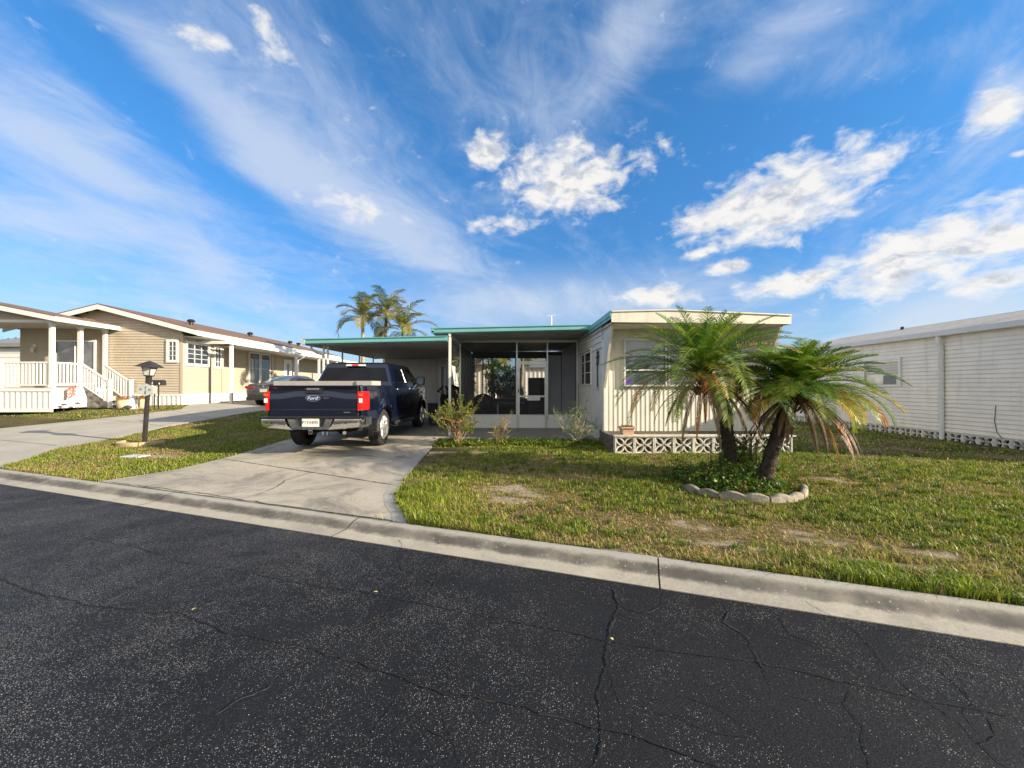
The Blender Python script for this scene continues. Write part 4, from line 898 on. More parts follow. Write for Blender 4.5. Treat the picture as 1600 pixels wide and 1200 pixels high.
for y in (py0 + 1.10, -.16):
    railing((px1 + .02, y, 0), (px1 + 1.05, y, 0), DK, .12, .98, 9, 'stair_railing')
    mb = MB(); mb.box((px1 + 1.03, y - .05, 0), (px1 + 1.13, y + .05, 1.15)); mb.box((px1 + 1.02, y - .065, 1.15), (px1 + 1.14, y + .065, 1.19)); mb.build('newel_post', WHITEV, lh)
mb = MB()
for k in range(4): mb.box((px1 + .02, py0 + 1.25, 0), (px1 + .28 + k * .27, -.26, DK - .17 - k * .19))
mb.build('porch_steps', TREAD, lh)
# porch roof
zE = 3.55; mb = MB(); gable(mb, -11.6, -7.2, -2.62, zE + .2 * 4.58, .2, py0 - .32, -.02); mb.build('porch_roof', ROOFB, lh)
mb = MB(); f2 = lambda x: zE + .2 * 4.58 - .2 * abs(x + 7.2) - .052
for x0, x1 in ((-11.6, -7.2), (-7.2, -2.62)): mb.prism([(x0, f2(x0)), (x1, f2(x1)), (x1, f2(x1) - .17), (x0, f2(x0) - .17)], py0 - .34, py0 - .31)
mb.box((-2.63, py0 - .31, zE - .22), (-2.59, .35, zE - .05)); mb.build('porch_fascia', WHITEV, lh)
mb = MB(); mb.box((px0, py0 - .02, PT), (px1 + .02, py0 + .12, PT + .1)); mb.box((px1 - .13, py0 + .12, PT), (px1 + .02, -.04, PT + .1)); mb.build('porch_beam', WHITEV, lh)
mb = MB(); lap(mb, (px0, py0 + .0, PT + .1), (1, 0, 0), (0, -1, 0), px1 - px0, 1.2, .1, top=lambda x: zE - PT - .22 + .2 * (5.47 - x + .3)); mb.build('porch_gable', M('porch_gable_tan', (.42, .36, .27), .6, .05), lh)
mb = MB(); mb.box((px0, py0 + .12, PT + .06), (px1 - .13, -.03, PT + .08)); mb.build('porch_ceiling', M('porch_ceiling', (.52, .48, .42), .6, .05), lh)
window(lh, (-5.35, -.02, .95), (1, 0, 0), (0, -1, 0), 1.75, 1.95, 1, 2, .08, WHITEV, d=.05, glass=glassmat('porch_slider', (.10, .105, .11), .05, .4))
lt = thing('wall_lantern', (0, 0, 0), 'white lantern on the tan wall under the left porch', 'lantern'); lt.matrix_world = lh.matrix_basis @ Matrix.Translation((-6.2, -.08, 2.35)) @ Matrix.Scale(.62, 4)
mb = MB(); mb.lathe([(.07, 0), (.12, .3), (.02, .42)], n=6); mb.build('shade', MILKG, lt); mb = MB(); mb.tube([(0, .1, .3), (0, .05, .5), (0, 0, .42)], .015, 6); mb.box((-.08, .09, .2), (.08, .12, .6)); mb.build('bracket', WHITE, lt)
fl = thing('garden_flag', (0, 0, 0), 'red and white garden flag hanging in front of the white porch skirting', 'flag'); fl.matrix_world = lh.matrix_basis @ Matrix.Translation((px1 + .22, py0 + .62, .0))
mb = MB(); mb.tube([(0, 0, 0), (0, 0, .95), (.02, -.02, .98)], .008, 5); mb.tube([(0, 0, .92), (.05, -.42, .94)], .008, 5); mb.build('stand', BLACKM, fl)
mb = MB()
for i in range(9):
    for j in range(7): 
        y0_, z0_ = -.03 - i * .03, .90 - j * .055; wob = .03 * math.sin(i * .9 + j * .3); mi = (i * 5 + j * j) % 4 == 0 and j > 0
        mb.add([(wob, y0_, z0_ - i * .012), (wob, y0_ - .045, z0_ - i * .012 - .012), (wob, y0_ - .045, z0_ - .065 - i * .012 - .012), (wob, y0_, z0_ - .065 - i * .012)], [(0, 1, 2, 3)], 0 if not mi else 1)
mb.build('cloth', [REDF, M('flag_white', (.7, .6, .5), .8, .1)], fl)
# solar lights, pots, ornaments
def solar(x, y, label):
    t = thing('solar_light', (x, y, gzf(x, y)), label, 'garden light', group='solar lights by the porch')
    mb = MB(); mb.tube([(0, 0, 0), (0, 0, .22)], .012, 6); mb.build('stake', BLACKM, t); mb = MB(); mb.lathe([(.03, .22), (.055, .3)], n=8); mb.build('lens', MILKG, t); mb = MB(); mb.lathe([(.09, .3), (.08, .325), (.02, .35)], n=10); mb.build('cap', BLACKM, t)
    return t
def dpt(px, D): return (px - 800) / F * D
solar(dpt(100, 14.9), 14.9, 'small black solar light in front of the porch skirting, below the flag'); solar(dpt(122, 15.2), 15.2, 'small black solar light at the corner of porch skirting and steps'); solar(dpt(178, 15.5), 15.5, 'small black solar light between the steps and the flower pots')
def flowerpot(x, y, label, seed):
    t = thing('flower_pot', (x, y, gzf(x, y)), label, 'flower pot', group='flower pots by the steps'); random.seed(seed)
    mb = MB(); mb.lathe([(.18, 0), (.24, .1), (.27, .3), (.25, .38), (.28, .4), (.28, .43), (.24, .43), (.22, .38)], n=18); mb.build('pot', M('tan_pot', (.52, .41, .26), .8, .1), t, smooth=40)
    mb = MB()
    for k in range(260):
        a = random.uniform(0, 6.28); r = random.uniform(0, .27); c = random.choice([(.7, .08, .04), (.8, .25, .05), (.75, .55, .05), (.75, .2, .25), (.12, .2, .03), (.3, .35, .04), (.75, .5, .08)])
        leafblade(mb, (r * math.cos(a), r * math.sin(a), .40 + random.uniform(0, .16)), (math.cos(a), math.sin(a), random.uniform(-.2, 1.5)), random.uniform(.05, .1), .05, c)
    mb.build('flowers', LEAF, t, fix=False); t.scale = (.82, .82, .9); return t
flowerpot(dpt(193, 15.4), 15.4, 'round tan pot of orange and red flowers left of the lamp post', 3); flowerpot(dpt(223, 15.6), 15.6, 'round tan pot of yellow and pink flowers half hidden by the lamp post', 4)
def shellorn(x, y, label, s):
    t = tag(MB().build('garden_ornament', WHITE), label, 'ornament') if 0 else None
    mb = MB(); mb.loft([[(s * r * math.cos(a) * (1.2 if math.cos(a) > 0 else 1), s * r * math.sin(a) * .8, s * z * (1 + .25 * math.cos(a))) for a in np.linspace(0, 6.283, 17)[:-1]] for r, z in ((.30, 0), (.31, .1), (.24, .28), (.12, .42), (.02, .46))])
    o = mb.build('garden_ornament', WHITE, smooth=60); o.location = (x, y, gzf(x, y)); tag(o, label, 'ornament')
    mb = MB(); mb.lathe([(.02, 0), (.13, .03), (.12, .1), (.02, .14)], (s * .12, -.28 * s, 0.02), 10); q = mb.build('opening', BLACKM, o)
shellorn(dpt(180, 15.7), 15.9, 'pale rounded garden ornament at the foot of the porch steps', .8); shellorn(dpt(206, 15.5), 15.5, 'white shell shaped ornament with dark opening between the two flower pots', 1.)
# mailbox
mx, my = dpt(245, 15.0), 15.0
ml = thing('mailbox', (mx, my, gzf(mx, my)), 'long black mailbox on two thin posts behind the lamp post', 'mailbox')
mb = MB(); mb.prism([(.09 * math.cos(a) * 1, 1.07 + .09 * math.sin(a)) for a in np.linspace(0, math.pi, 9)] + [(-.09, .94), (.09, .94)], -.29, .29, 'x'); mb.build('box', BLACKM, ml, smooth=40)
mb = MB(); mb.box((.16, -.1, .98), (.2, -.088, 1.05)); mb.box((-.2, -.1, 1.0), (-.08, -.088, 1.08)); mb.build('reflector', WHITEV, ml)
for x in (-.09, .07): mb = MB(); mb.box((x - .015, -.015, 0), (x + .015, .015, .94)); mb.build('post', BLACKM, ml)
text('number', '84', .07, WHITEV, ml, Matrix.Translation((-.14, -.105, 1.04)) @ Matrix.Rotation(R(90), 4, 'X') , .001)

# far neighbours
fh = thing('house', (-27.5, 24, .7), 'white low house with grey roof seen under the porch roof at far left', 'house')
mb = MB(); lap(mb, (0, 0, 0), (1, 0, 0), (0, -1, 0), 12, 2.3, .2); mb.box((0, .02, 0), (12, 6, 2.3)); mb.build('wall', WHITEV, fh)
mb = MB(); mb.add([(-.3, -.3, 2.45), (5.2, -.3, 2.45), (5.2, 3, 3.0), (-.3, 3, 3.0)], [(0, 1, 2, 3)]); mb.box((-.3, -.3, 2.3), (5.2, -.25, 2.46)); mb.add([(-.3, 6.3, 2.45), (5.2, 6.3, 2.45), (5.2, 3, 3.0), (-.3, 3, 3.0)], [(0, 1, 2, 3)]); mb.build('roof', ROOFG, fh)
for k in range(1): fh.location.x = -34
fh.scale = (1, 1, 1.4); bh = thing('mobile_home', (-9.5, 25.5, .3), 'pale home with grooved siding seen behind the shed and through the screened room', 'mobile home')
mb = MB(); ribs(mb, (0, 0, 0), (1, 0, 0), (0, -1, 0), 8.4, 2.6, .3, .03); mb.box((0, .04, 0), (8.4, 5, 2.6)); mb.build('wall', M('back_home_cream', (.74, .70, .60), .6, .05), bh)
mb = MB(); mb.box((-.3, -.5, 2.6), (8.6, 5.2, 2.72)); mb.build('roof', M('back_home_roof', (.42, .30, .24), .8, .1), bh)
bh2 = thing('mobile_home', (.9, 27, .3), 'small white home corner seen through the screen door behind the garden palms', 'mobile home')
mb = MB(); ribs(mb, (0, 0, 0), (1, 0, 0), (0, -1, 0), 5, 2.5, .3, .03); mb.box((0, .04, 0), (5, 4, 2.5)); mb.build('wall', WHITE, bh2); mb = MB(); mb.add([(-.3, -.3, 2.5), (5.3, -.3, 2.5), (5.3, 2, 3.3), (-.3, 2, 3.3)], [(0, 1, 2, 3)]); mb.build('roof', ROOFG, bh2)
# ------------------------------------------------------------------ pickup truck
TX, TY = -3.9, 7.6; TZ = gzf(TX, TY + 2) + .012
tk = thing('pickup_truck', (TX, TY, TZ), 'dark blue crew cab pickup truck parked nose first under the carport, seen from behind', 'pickup truck')
RA, FA, WR = 1.22, 4.90, .405        # axle positions, wheel radius
def thw(y, z):
    w = 1.0 - .045 * max(0, (z - 1.02) / .42) ** 2 - .05 * max(0, (.95 - z) / .5) ** 2
    for ya in (RA, FA):
        d = math.hypot(y - ya, z - WR); w += .03 * max(0, 1 - abs(d - .50) / .16)
    if y < .16: w -= .07 * (1 - y / .16) ** 2
    if y > 5.2: w -= .25 * ((y - 5.2) / .65) ** 2
    return w
def tbot(y):
    z = .47 if y > RA else .62
    for ya in (RA, FA):
        if abs(y - ya) < .49: z = max(z, WR + math.sqrt(.49 ** 2 - (y - ya) ** 2))
    return z
def ttop(y): return 1.345 if y < 4.55 else 1.345 - .10 * min(1, (y - 4.55) / .9) - .25 * max(0, (y - 5.4) / .45) ** 2
ysamp = sorted(set([round(x, 3) for x in np.linspace(0, 5.85, 118)] + [RA - .49, RA + .49, FA - .49, FA + .49, .02, .05]))
mb = MB()
for sx in (-1, 1):
    P = [[(sx * thw(y, tbot(y) + (ttop(y) - tbot(y)) * k / 12), y, tbot(y) + (ttop(y) - tbot(y)) * k / 12) for k in range(13)] for y in ysamp]
    mb.grid(P, flip=sx < 0)
    mb.grid([[(sx * thw(y, tbot(y)), y, tbot(y)), (sx * .70, y, tbot(y) + .0)] for y in ysamp])
    # bed rail and inner bed wall
    mb.grid([[(sx * thw(y, 1.345), y, 1.345), (sx * .93, y, 1.36), (sx * .80, y, 1.355), (sx * .80, y, .90)] for y in (.0, .05, 1.0, 1.80)])
mb.box((-.8, .06, .86), (.8, 1.8, .90)); mb.box((-.82, 1.76, .86), (.82, 1.80, 1.34))
mb.grid([[(x * thw(y, 1.4), y, ttop(y) + .03 * (1 - x * x)) for x in np.linspace(-1, 1, 13)] for y in (4.4, 4.8, 5.2, 5.5, 5.7, 5.85)])
mb.grid([[(x * thw(5.85, 1.0), 5.85 + .06 * (1 - x * x), z) for x in np.linspace(-1, 1, 11)] for z in (.47, .8, 1.12)])
# rear corner posts beside the tailgate
for sx in (-1, 1): mb.grid([[(sx * .865, .02, z), (sx * thw(.0, z), .0, z)] for z in np.linspace(.72, 1.345, 9)])
body = mb.build('body', BLUEP, tk, smooth=35)
mb = MB(); mb.box((-.70, .35, .40), (.70, 5.6, .62)); mb.box((-.98, 2.0, .40), (.98, 4.2, .47))
for ya in (RA, FA): mb.box((-.72, ya - .5, .45), (.72, ya + .5, .98)); mb.box((-.97, ya - .46, .86), (.97, ya + .46, .90))
mb.tube([(-.72, RA, WR), (.72, RA, WR)], .06, 8); mb.lathe([(.05, -.14), (.15, -.1), (.16, .1), (.05, .14)], (0.05, RA, WR), 12, 'y'); mb.build('underbody', M('underbody_black', (.008, .008, .008), .95, 0), tk)
# tailgate with pressed contours
def tgy(x, z):
    z = z + .08 * max(0., (z - .735) / .615); y = -.045
    if z > 1.375: y += -.035 * S((z - 1.375) / .03)
    a = abs(x); edge = 1.30 - .06 * S((a - .25) / .45)
    if z < 1.36 and z > edge - .1: y += .028 * S((1.37 - z) / .02) * S((z - edge + .1) / .10)
    y += .018 * S((z - .84) / .05) * S((1.0 - z) / .1) * 0 + .012 * S((.92 - z) / .04)
    y -= .014 * math.cos(x * 1.6) * (1 if 1 else 0)
    return float(y)
mb = MB(); zs = np.linspace(.735, 1.35, 46); xs = np.linspace(-.855, .855, 50)
mb.grid([[(x, tgy(x, z), z) for x in xs] for z in zs], flip=True); mb.grid([[(x, tgy(x, 1.35), 1.35) for x in xs], [(x, .03, 1.355) for x in xs]])
for x in (-.855, .855): mb.grid([[(x, tgy(x, z), z), (x, .03, z)] for z in zs])
mb.grid([[(x, tgy(x, .735), .735) for x in xs], [(x, .05, .735) for x in xs]])
tg = mb.build('tailgate', BLUEP, tk, smooth=40)
mb = MB(); mb.box((-.84, -.07, 1.345), (.84, .03, 1.353)); mb.build('tailgate_cap', BLUEP, tk)
mb = MB(); mb.prism([(-.20, 1.335), (.20, 1.335), (.16, 1.20), (-.16, 1.20)], -.062, -.03); hd = mb.build('tailgate_handle', BLACKP, tg, bevel=.008)
mb = MB(); mb.box((-.12, -.085, 1.262), (.12, -.055, 1.302)); mb.build('handle_bar', M('handle_grey', (.25, .27, .30), .3, .05, metal=.6), hd, bevel=.006)
mb = MB(); n = 40; mb.prism([(.147 * math.cos(a), 1.10 + .062 * math.sin(a)) for a in np.linspace(0, 2 * math.pi, n + 1)[:-1]], -.070, -.045); em = mb.build('emblem', CHROME, tg, bevel=.003)
mb = MB(); mb.prism([(.134 * math.cos(a), 1.10 + .051 * math.sin(a)) for a in np.linspace(0, 2 * math.pi, n + 1)[:-1]], -.0725, -.06); mb.build('emblem_field', EMBL, em)
SHR = Matrix.Shear('XY', 4, (0, 0))
text('lettering', 'Ford', .085, WHITEV, em, Matrix.Translation((0, -.0735, 1.102)) @ Matrix.Rotation(R(90), 4, 'X') @ Matrix(((1.25, .35, 0, 0), (0, 1, 0, 0), (0, 0, 1, 0), (0, 0, 0, 1))), .001)
mb = MB(); mb.box((.60, -.054, .815), (.73, -.040, .833)); mb.build('badge', CHROME, tg); mb = MB(); mb.box((-.868, -.03, .73), (-.857, .02, 1.35)); mb.box((.857, -.03, .73), (.868, .02, 1.35)); mb.build('gap', DARK, tg); mb = MB(); mb.box((.20, -.0605, 1.095), (.31, -.0565, 1.115)); mb.build('badge', M('badge_dull', (.10, .11, .13), .4, 0, metal=.5), tg)
# bumper
mb = MB()
for sx in (-1, 1):
    def bz(t): return .485 + .0 * t
    P = []
    for t in np.linspace(0, 1, 14):
        x = .33 + .70 * t; y = -.17 + .05 * t * t + (.22 * ((t - .86) / .14) ** 2 if t > .86 else 0); zlo = .50 + .055 * t; x0 = x + (0.12 * (1 - t) if 1 else 0)
        P.append([(sx * (x0 - .10 * (1 - t)), y + .05, zlo - .02), (sx * (x0 - .10 * (1 - t)), y, zlo), (sx * (x0 - .02 * (1 - t)), y - .02, zlo + .08), (sx * (x0 + .03 * (1 - t)), y - .012, .70), (sx * (x0 + .03 * (1 - t)), y + .03, .72)])
    mb.grid(P, flip=sx > 0)
    mb.grid([[(sx * 1.025, -.02 + .3 * t, z) for z in (.56, .63, .72)] for t in (0, .5, 1)])
mb.prism([(-.36, .50), (.36, .50), (.44, .70), (.30, .70), (.25, .555), (-.25, .555), (-.30, .70), (-.44, .70)], -.168, -.12)
mb.build('bumper', CHROME, tk, smooth=40)
mb = MB(); mb.prism([(-.98, .715), (.98, .715), (.98, .745), (-.98, .745)], -.165, .02); mb.box((-.31, -.14, .54), (.31, -.02, .72)); mb.box((-.95, -.12, .53), (.95, .0, .60)); mb.prism([(.86, .70), (1.02, .70), (1.02, .74), (.86, .74)], -.12, .25); mb.prism([(-1.02, .70), (-.86, .70), (-.86, .74), (-1.02, .74)], -.12, .25); mb.build('bumper_step', BLACKP, tk)
mb = MB()
for x in (-.72, .70): mb.lathe([(.018, 0), (.018, .012)], (x, -.202, .63), 12, 'y')
mb.build('parking_sensor', BLACKP, tk)
mb = MB(); mb.box((-.165, -.155, .555), (.165, -.145, .72)); pt = mb.build('license_plate', PLATEW, tk, bevel=.003)
XR = Matrix.Rotation(R(90), 4, 'X')
text('lettering', 'P1Y', .085, INKG, pt, Matrix.Translation((-.095, -.1565, .635)) @ XR, .001); text('lettering', 'B95', .085, INKB, pt, Matrix.Translation((.095, -.1565, .632)) @ XR, .001)
mb = MB(); mb.lathe([(.024, 0), (.024, .002)], (.0, -.158, .635), 14, 'y'); mb.build('orange_emblem', ORANGE, pt)
mb = MB(); mb.box((.09, -.158, .69), (.15, -.1555, .712)); mb.build('sticker', M('yellow_sticker', (.8, .65, .08), .5, 0), pt)
mb = MB(); mb.box((-.04, -.16, .41), (.04, .2, .485)); mb.build('tow_hitch', CHROME, tk, bevel=.006); mb = MB(); mb.box((-.026, -.163, .424), (.026, -.155, .471)); mb.build('hitch_opening', DARK, tk)
mb = MB(); mb.tube([(.45, .5, .43), (.55, .1, .43), (.60, -.02, .42)], .035, 10); mb.build('exhaust_pipe', CHROME, tk, smooth=40)
# tail lights
for sx in (-1, 1):
    def tl(mat, nm, z0, z1, x0, x1, off, par):
        mb = MB(); P = []
        for z in np.linspace(z0, z1, 7):
            row = []
            for t in np.linspace(0, 1, 9):
                x = x0 + (x1 - x0) * min(1, t / .6); xx = min(x, thw(0, z) + .012); y = -.055 + (0 if t < .6 else (t - .6) / .4 * .26) + .02 * max(0, t - .5)
                if t >= .6: xx = thw(max(0, y), z) + .006 + off
                row.append((sx * (xx), y - off, z))
            P.append(row)
        mb.grid(P); 
        mb.grid([[P[-1][i] for i in range(9)], [(p[0] * .98, p[1] + .04, p[2]) for p in P[-1]]]); mb.grid([[P[0][i] for i in range(9)], [(p[0] * .98, p[1] + .04, p[2]) for p in P[0]]]); mb.grid([[r[0], (r[0][0], .03, r[0][2])] for r in P])
        return mb.build(nm, mat, par, smooth=40)
    L_ = tl(REDL, 'tail_light', .87, 1.235, .87, .99, 0, tk)
    mb = MB(); mb.box((min(sx * .895, sx * .965), -.064, 1.01), (max(sx * .895, sx * .965), -.05, 1.10)); mb.build('reversing_lamp', CLEARL, L_, bevel=.01)
    mb = MB(); mb.box((min(sx * .885, sx * .975), -.061, 1.145), (max(sx * .885, sx * .975), -.05, 1.19)); mb.build('indicator', M('amber_red', (.75, .10, .02), .2, 0), L_, bevel=.01)
    mb = MB(); mb.box((min(sx * .87, sx * .985), -.060, .858), (max(sx * .87, sx * .985), -.03, .872)); mb.build('light_trim', CHROME, L_)
# cab
def rrect(x, y0, y1, z, r, n=5):
    pts = []
    for cx, cy, a0 in ((x - r, y1 - r, 0), (-x + r, y1 - r, 90), (-x + r, y0 + r, 180), (x - r, y0 + r, 270)):
        for k in range(n + 1): a = R(a0 + 90 * k / n); pts.append((cx + r * math.cos(a), cy + r * math.sin(a), z))
    return pts
def cabx(z): return .955 - (z - 1.40) / .48 * .17
def cy0(z): return 1.86 + (z - 1.4) * .42
def cy1(z): return 4.80 - (z - 1.4) * 1.65
rings = [rrect(cabx(z), cy0(z), cy1(z), z, .10) for z in (1.30, 1.40, 1.84)] + [rrect(cabx(1.84) - .02, cy0(1.84) + .02, cy1(1.84) - .06, 1.895, .10), rrect(cabx(1.84) - .07, cy0(1.84) + .09, cy1(1.84) - .18, 1.93, .12), rrect(.55, 2.4, 3.6, 1.95, .2)]
mb = MB(); mb.loft(rings); mb.build('cab', BLUEP, tk, smooth=40)
def quadpan(pts, T_=.006):
    mb = MB(); n = len(pts); mb.add(pts, [tuple(range(n))]); return mb
mb = MB(); g = .085
mb.add([(-(cabx(z) - g), cy0(z) - .006, z) for z in (1.46, 1.80)] + [(cabx(z) - g, cy0(z) - .006, z) for z in (1.80, 1.46)], [(0, 1, 2, 3)]); mb.build('rear_window', CARGL, tk)
for sx in (-1, 1):
    for poly in ([(2.28, 1.45), (3.02, 1.45), (3.02, 1.80), (2.38, 1.80)], [(3.12, 1.45), (4.36, 1.45), (4.02, 1.72), (3.82, 1.80), (3.12, 1.80)]):
        mb = MB(); mb.add([(sx * (cabx(z) + .005), y, z) for y, z in poly], [tuple(range(len(poly)))]); mb.build('side_window', CARGL, tk)
    mb = MB(); mb.tube([(sx * (cabx(1.44) + .008), 2.0, 1.435), (sx * (cabx(1.44) + .008), 4.5, 1.435)], .008, 6); mb.tube([(sx * (cabx(1.44) + .008), 3.06, 1.44), (sx * (cabx(1.8) + .008), 3.06, 1.80)], .009, 6); mb.build('window_trim', CHROME, tk)
    mb = MB()
    for y in (1.93, 3.07, 4.28):
        mb.grid([[(sx * (thw(y, z) + .0018), y - .006, z), (sx * (thw(y, z) + .0018), y + .006, z)] for z in np.linspace(.52, 1.40, 8)])
    mb.grid([[(sx * (thw(y, .53) + .0018), y, .53), (sx * (thw(y, .53) + .0018), y, .54)] for y in np.linspace(1.93, 4.28, 12)]); mb.build('door_seam', DARK, tk)
    for y in (2.12, 3.27):
        mb = MB(); mb.tube([(sx * (thw(y, 1.25)), y, 1.26), (sx * (thw(y, 1.25) + .04), y + .03, 1.265), (sx * (thw(y, 1.25) + .04), y + .2, 1.265), (sx * (thw(y, 1.25)), y + .23, 1.26)], .014, 8); mb.build('door_handle', CHROME, tk, smooth=50)
    mb = MB(); mb.loft([[(sx * (1.10 + a * .13), 4.12 + d, 1.50 + b * .125) for a, b in ((-1, -.8), (.85, -1), (1, .6), (.7, 1), (-.8, 1))] for d in (0, .10)]); mb.tube([(sx * .93, 4.18, 1.42), (sx * 1.02, 4.17, 1.44)], .03, 8); mr = mb.build('mirror', BLACKP, tk, bevel=.015)
    mb = MB(); mb.add([(sx * (1.10 + a * .105), 4.114, 1.50 + b * .10) for a, b in ((-1, -.8), (.85, -1), (1, .6), (.7, 1), (-.8, 1))], [(0, 1, 2, 3, 4)]); mb.build('mirror_glass', GLASSM, mr)
    mb = MB(); mb.box((min(sx * .93, sx * 1.06), 1.95, .36), (max(sx * .93, sx * 1.06), 4.25, .42)); mb.box((min(sx * .99, sx * 1.065), 1.93, .385), (max(sx * .99, sx * 1.065), 4.27, .428)); mb.build('running_board', CHROME if sx > 0 else BLACKP, tk, bevel=.01)
    mb = MB(); mb.grid([[(sx * (thw(RA, .6) + .012), RA - .55, z), (sx * (thw(RA, .6) - .22), RA - .57, z)] for z in (.42, .66)]); mb.build('mud_flap', BLACKP, tk)
mb = MB(); mb.loft([[(x, 1.98 + 0, 1.862 + z) for x, z in ((-a, -b), (a, -b), (a * .92, b), (-a * .92, b))] for a, b in ((.24, .022),)] + [[(x, 2.10, 1.862 + z) for x, z in ((-.24, -.022), (.24, -.022), (.22, .022), (-.22, .022))]]); cl = mb.build('brake_light', CLEARL, tk)
mb = MB(); mb.box((-.075, 1.974, 1.842), (.075, 1.985, 1.882)); mb.build('red_centre', REDL, cl)
mb = MB()
for k in range(26):
    y = .30 + k * .018; mb.box((-1.0, y, 1.35), (.98, y + .012, 1.435 + .010 * math.sin(k * .9)))
mb.box((-.995, .292, 1.35), (.975, .76, 1.420)); mb.box((.72, .26, 1.355), (1.03, .81, 1.448)); mb.build('bed_cover', M('ribbed_grey_cover', (.38, .365, .33), .5, .08), tk)
def wheel(par, x, y, r, w, side, rimr=.275, spokes=6, mat=None, z=None):
    z = r if z is None else z; mb = MB()
    prof = [(rimr, -w / 2 + .02), (rimr + .02, -w / 2), (r - .045, -w / 2 + .005), (r - .012, -w / 2 + .03), (r, -w / 2 + .06), (r, w / 2 - .06), (r - .012, w / 2 - .03), (r - .045, w / 2 - .005), (rimr + .02, w / 2), (rimr, w / 2 - .02)]
    mb.lathe(prof, (x, y, z), 40, 'x', cap=False)
    for k in range(44):
        a = 2 * math.pi * k / 44; a2 = a + .07
        for xo in (-w / 2 + .035, w / 2 - .085):
            c, s_ = math.cos(a), math.sin(a); c2, s2_ = math.cos(a2), math.sin(a2); ra, rb = r - .003, r + .008
            mb.add([(x + xo, y + q * rr, z + p * rr) for rr in (ra, rb) for p, q in ((s_, c), (s2_, c2))] + [(x + xo + .05, y + q * rr, z + p * rr) for rr in (ra, rb) for p, q in ((s_, c), (s2_, c2))], [(0, 1, 3, 2), (4, 6, 7, 5), (2, 3, 7, 6), (0, 2, 6, 4), (1, 5, 7, 3)])
    wh = mb.build('wheel', RUBBER, par, smooth=40); mat = mat or ALLOY
    mb = MB(); o = side * (w / 2)
    mb.lathe([(rimr, o - side * .02), (rimr - .015, o - side * .005), (rimr - .03, o - side * .03), (rimr - .035, o - side * .12)][::1], (x, y, z), 32, 'x', cap=False)
    for k in range(spokes):
        a = 2 * math.pi * k / spokes + .2; c, s_ = math.cos(a), math.sin(a); ww = .05
        P = []
        for rr, q in ((.05, .05), (rimr * .55, .036), (rimr - .02, .058)):
            P.append([(x + o - side * (.02 + .02 * (rr < .1)) + dxx, y + rr * c - q * s_ * t_, z + rr * s_ + q * c * t_) for dxx, t_ in ((-side * .03, -1), (0, -.6), (0, .6), (-side * .03, 1))])
        mb.loft(P)
    mb.lathe([(.07, o - side * .05), (.065, o - side * .012), (.04, o - side * .005), (.01, o - side * .004)], (x, y, z), 20, 'x'); mb.build('rim', mat, wh, smooth=35)
    mb = MB(); mb.lathe([(rimr - .035, o - side * .13), (.01, o - side * .14)], (x, y, z), 20, 'x'); mb.build('brake_disc', BLACKM, wh)
    return wh
for sx in (-1, 1):
    for y in (RA, FA): wheel(tk, sx * .85, y, WR, .27, sx)

# ------------------------------------------------------------------ sedan on the neighbour's driveway
sxp, syp = dpt(408, 17.4), 17.4
sd_ = thing('parked_car', (sxp + .1, syp, gzf(sxp, syp) + .012), 'dark grey sedan seen from behind on the driveway of the tan house', 'car', rz=-math.atan(.05))
def sec_(y, hw, z0, z1, zb, n=16, tum=.9):
    pts = []
    for k in range(n):
        t = k / (n - 1); z = z0 + (z1 - z0) * t; w = hw * (1 - .06 * (1 - t) ** 3 - .10 * max(0, (t - .55) / .45) ** 2); pts.append((w, y, z))
    return pts + [(hw * .5, y, z1 + .025), (-hw * .5, y, z1 + .025)] + [(-p[0], p[1], p[2]) for p in pts[::-1]]
st = [(0.0, .70, .36, .62), (.02, .82, .30, .86), (.08, .86, .28, .97), (.25, .89, .26, 1.03), (.8, .91, .24, 1.03), (1.6, .92, .22, 1.0), (2.6, .92, .22, .98), (3.6, .91, .22, .95), (4.2, .88, .24, .85), (4.65, .80, .28, .72), (4.8, .65, .34, .6)]
mb = MB(); mb.loft([sec_(y, h, a, b, 0) for y, h, a, b in st]); mb.build('body', GREYP, sd_, smooth=50)
def rg(z, hw, y0, y1, r=.14): return rrect(hw, y0, y1, z, r)
mb = MB(); mb.loft([rg(.98, .80, .55, 3.75), rg(1.12, .74, .85, 3.35), rg(1.30, .66, 1.25, 2.85), rg(1.40, .60, 1.5, 2.6), rg(1.44, .45, 1.8, 2.3)]); mb.build('cabin', GREYP, sd_, smooth=60)
mb = MB(); mb.grid([[(-.62, .70, 1.045), (.62, .70, 1.045)], [(-.60, .86, 1.13), (.60, .86, 1.13)], [(-.52, 1.24, 1.305), (.52, 1.24, 1.305)]]); mb.build('rear_window', glassmat('car_rear_glass', (.10, .12, .09), .03, 1.), sd_)
for sx in (-1, 1):
    mb = MB(); mb.add([(sx * .786, 1.15, 1.05), (sx * .79, 3.1, 1.05), (sx * .69, 2.7, 1.29), (sx * .69, 1.5, 1.29)], [(0, 1, 2, 3)]); mb.build('side_window', CARGL, sd_)
    mb = MB(); mb.loft([[(sx * a, y, z) for a, z in ((.42, .80), (.80, .78), (.88, .84), (.86, .93), (.46, .89))] for y in (-.005, .12)]); mb.build('tail_light', M('dark_red_lens', (.28, .02, .02), .2, 0, coat=1.), sd_, bevel=.01)
    for y in (.95, 3.75): wheel(sd_, sx * .80, y, .32, .2, sx, .2, 5, ALU)
    mb = MB(); mb.loft([[(sx * (.98 + a * .09), 2.9 + d, 1.03 + b * .06) for a, b in ((-1, -1), (1, -.8), (1, 1), (-1, 1))] for d in (0, .1)]); mb.build('mirror', GREYP, sd_, bevel=.02)
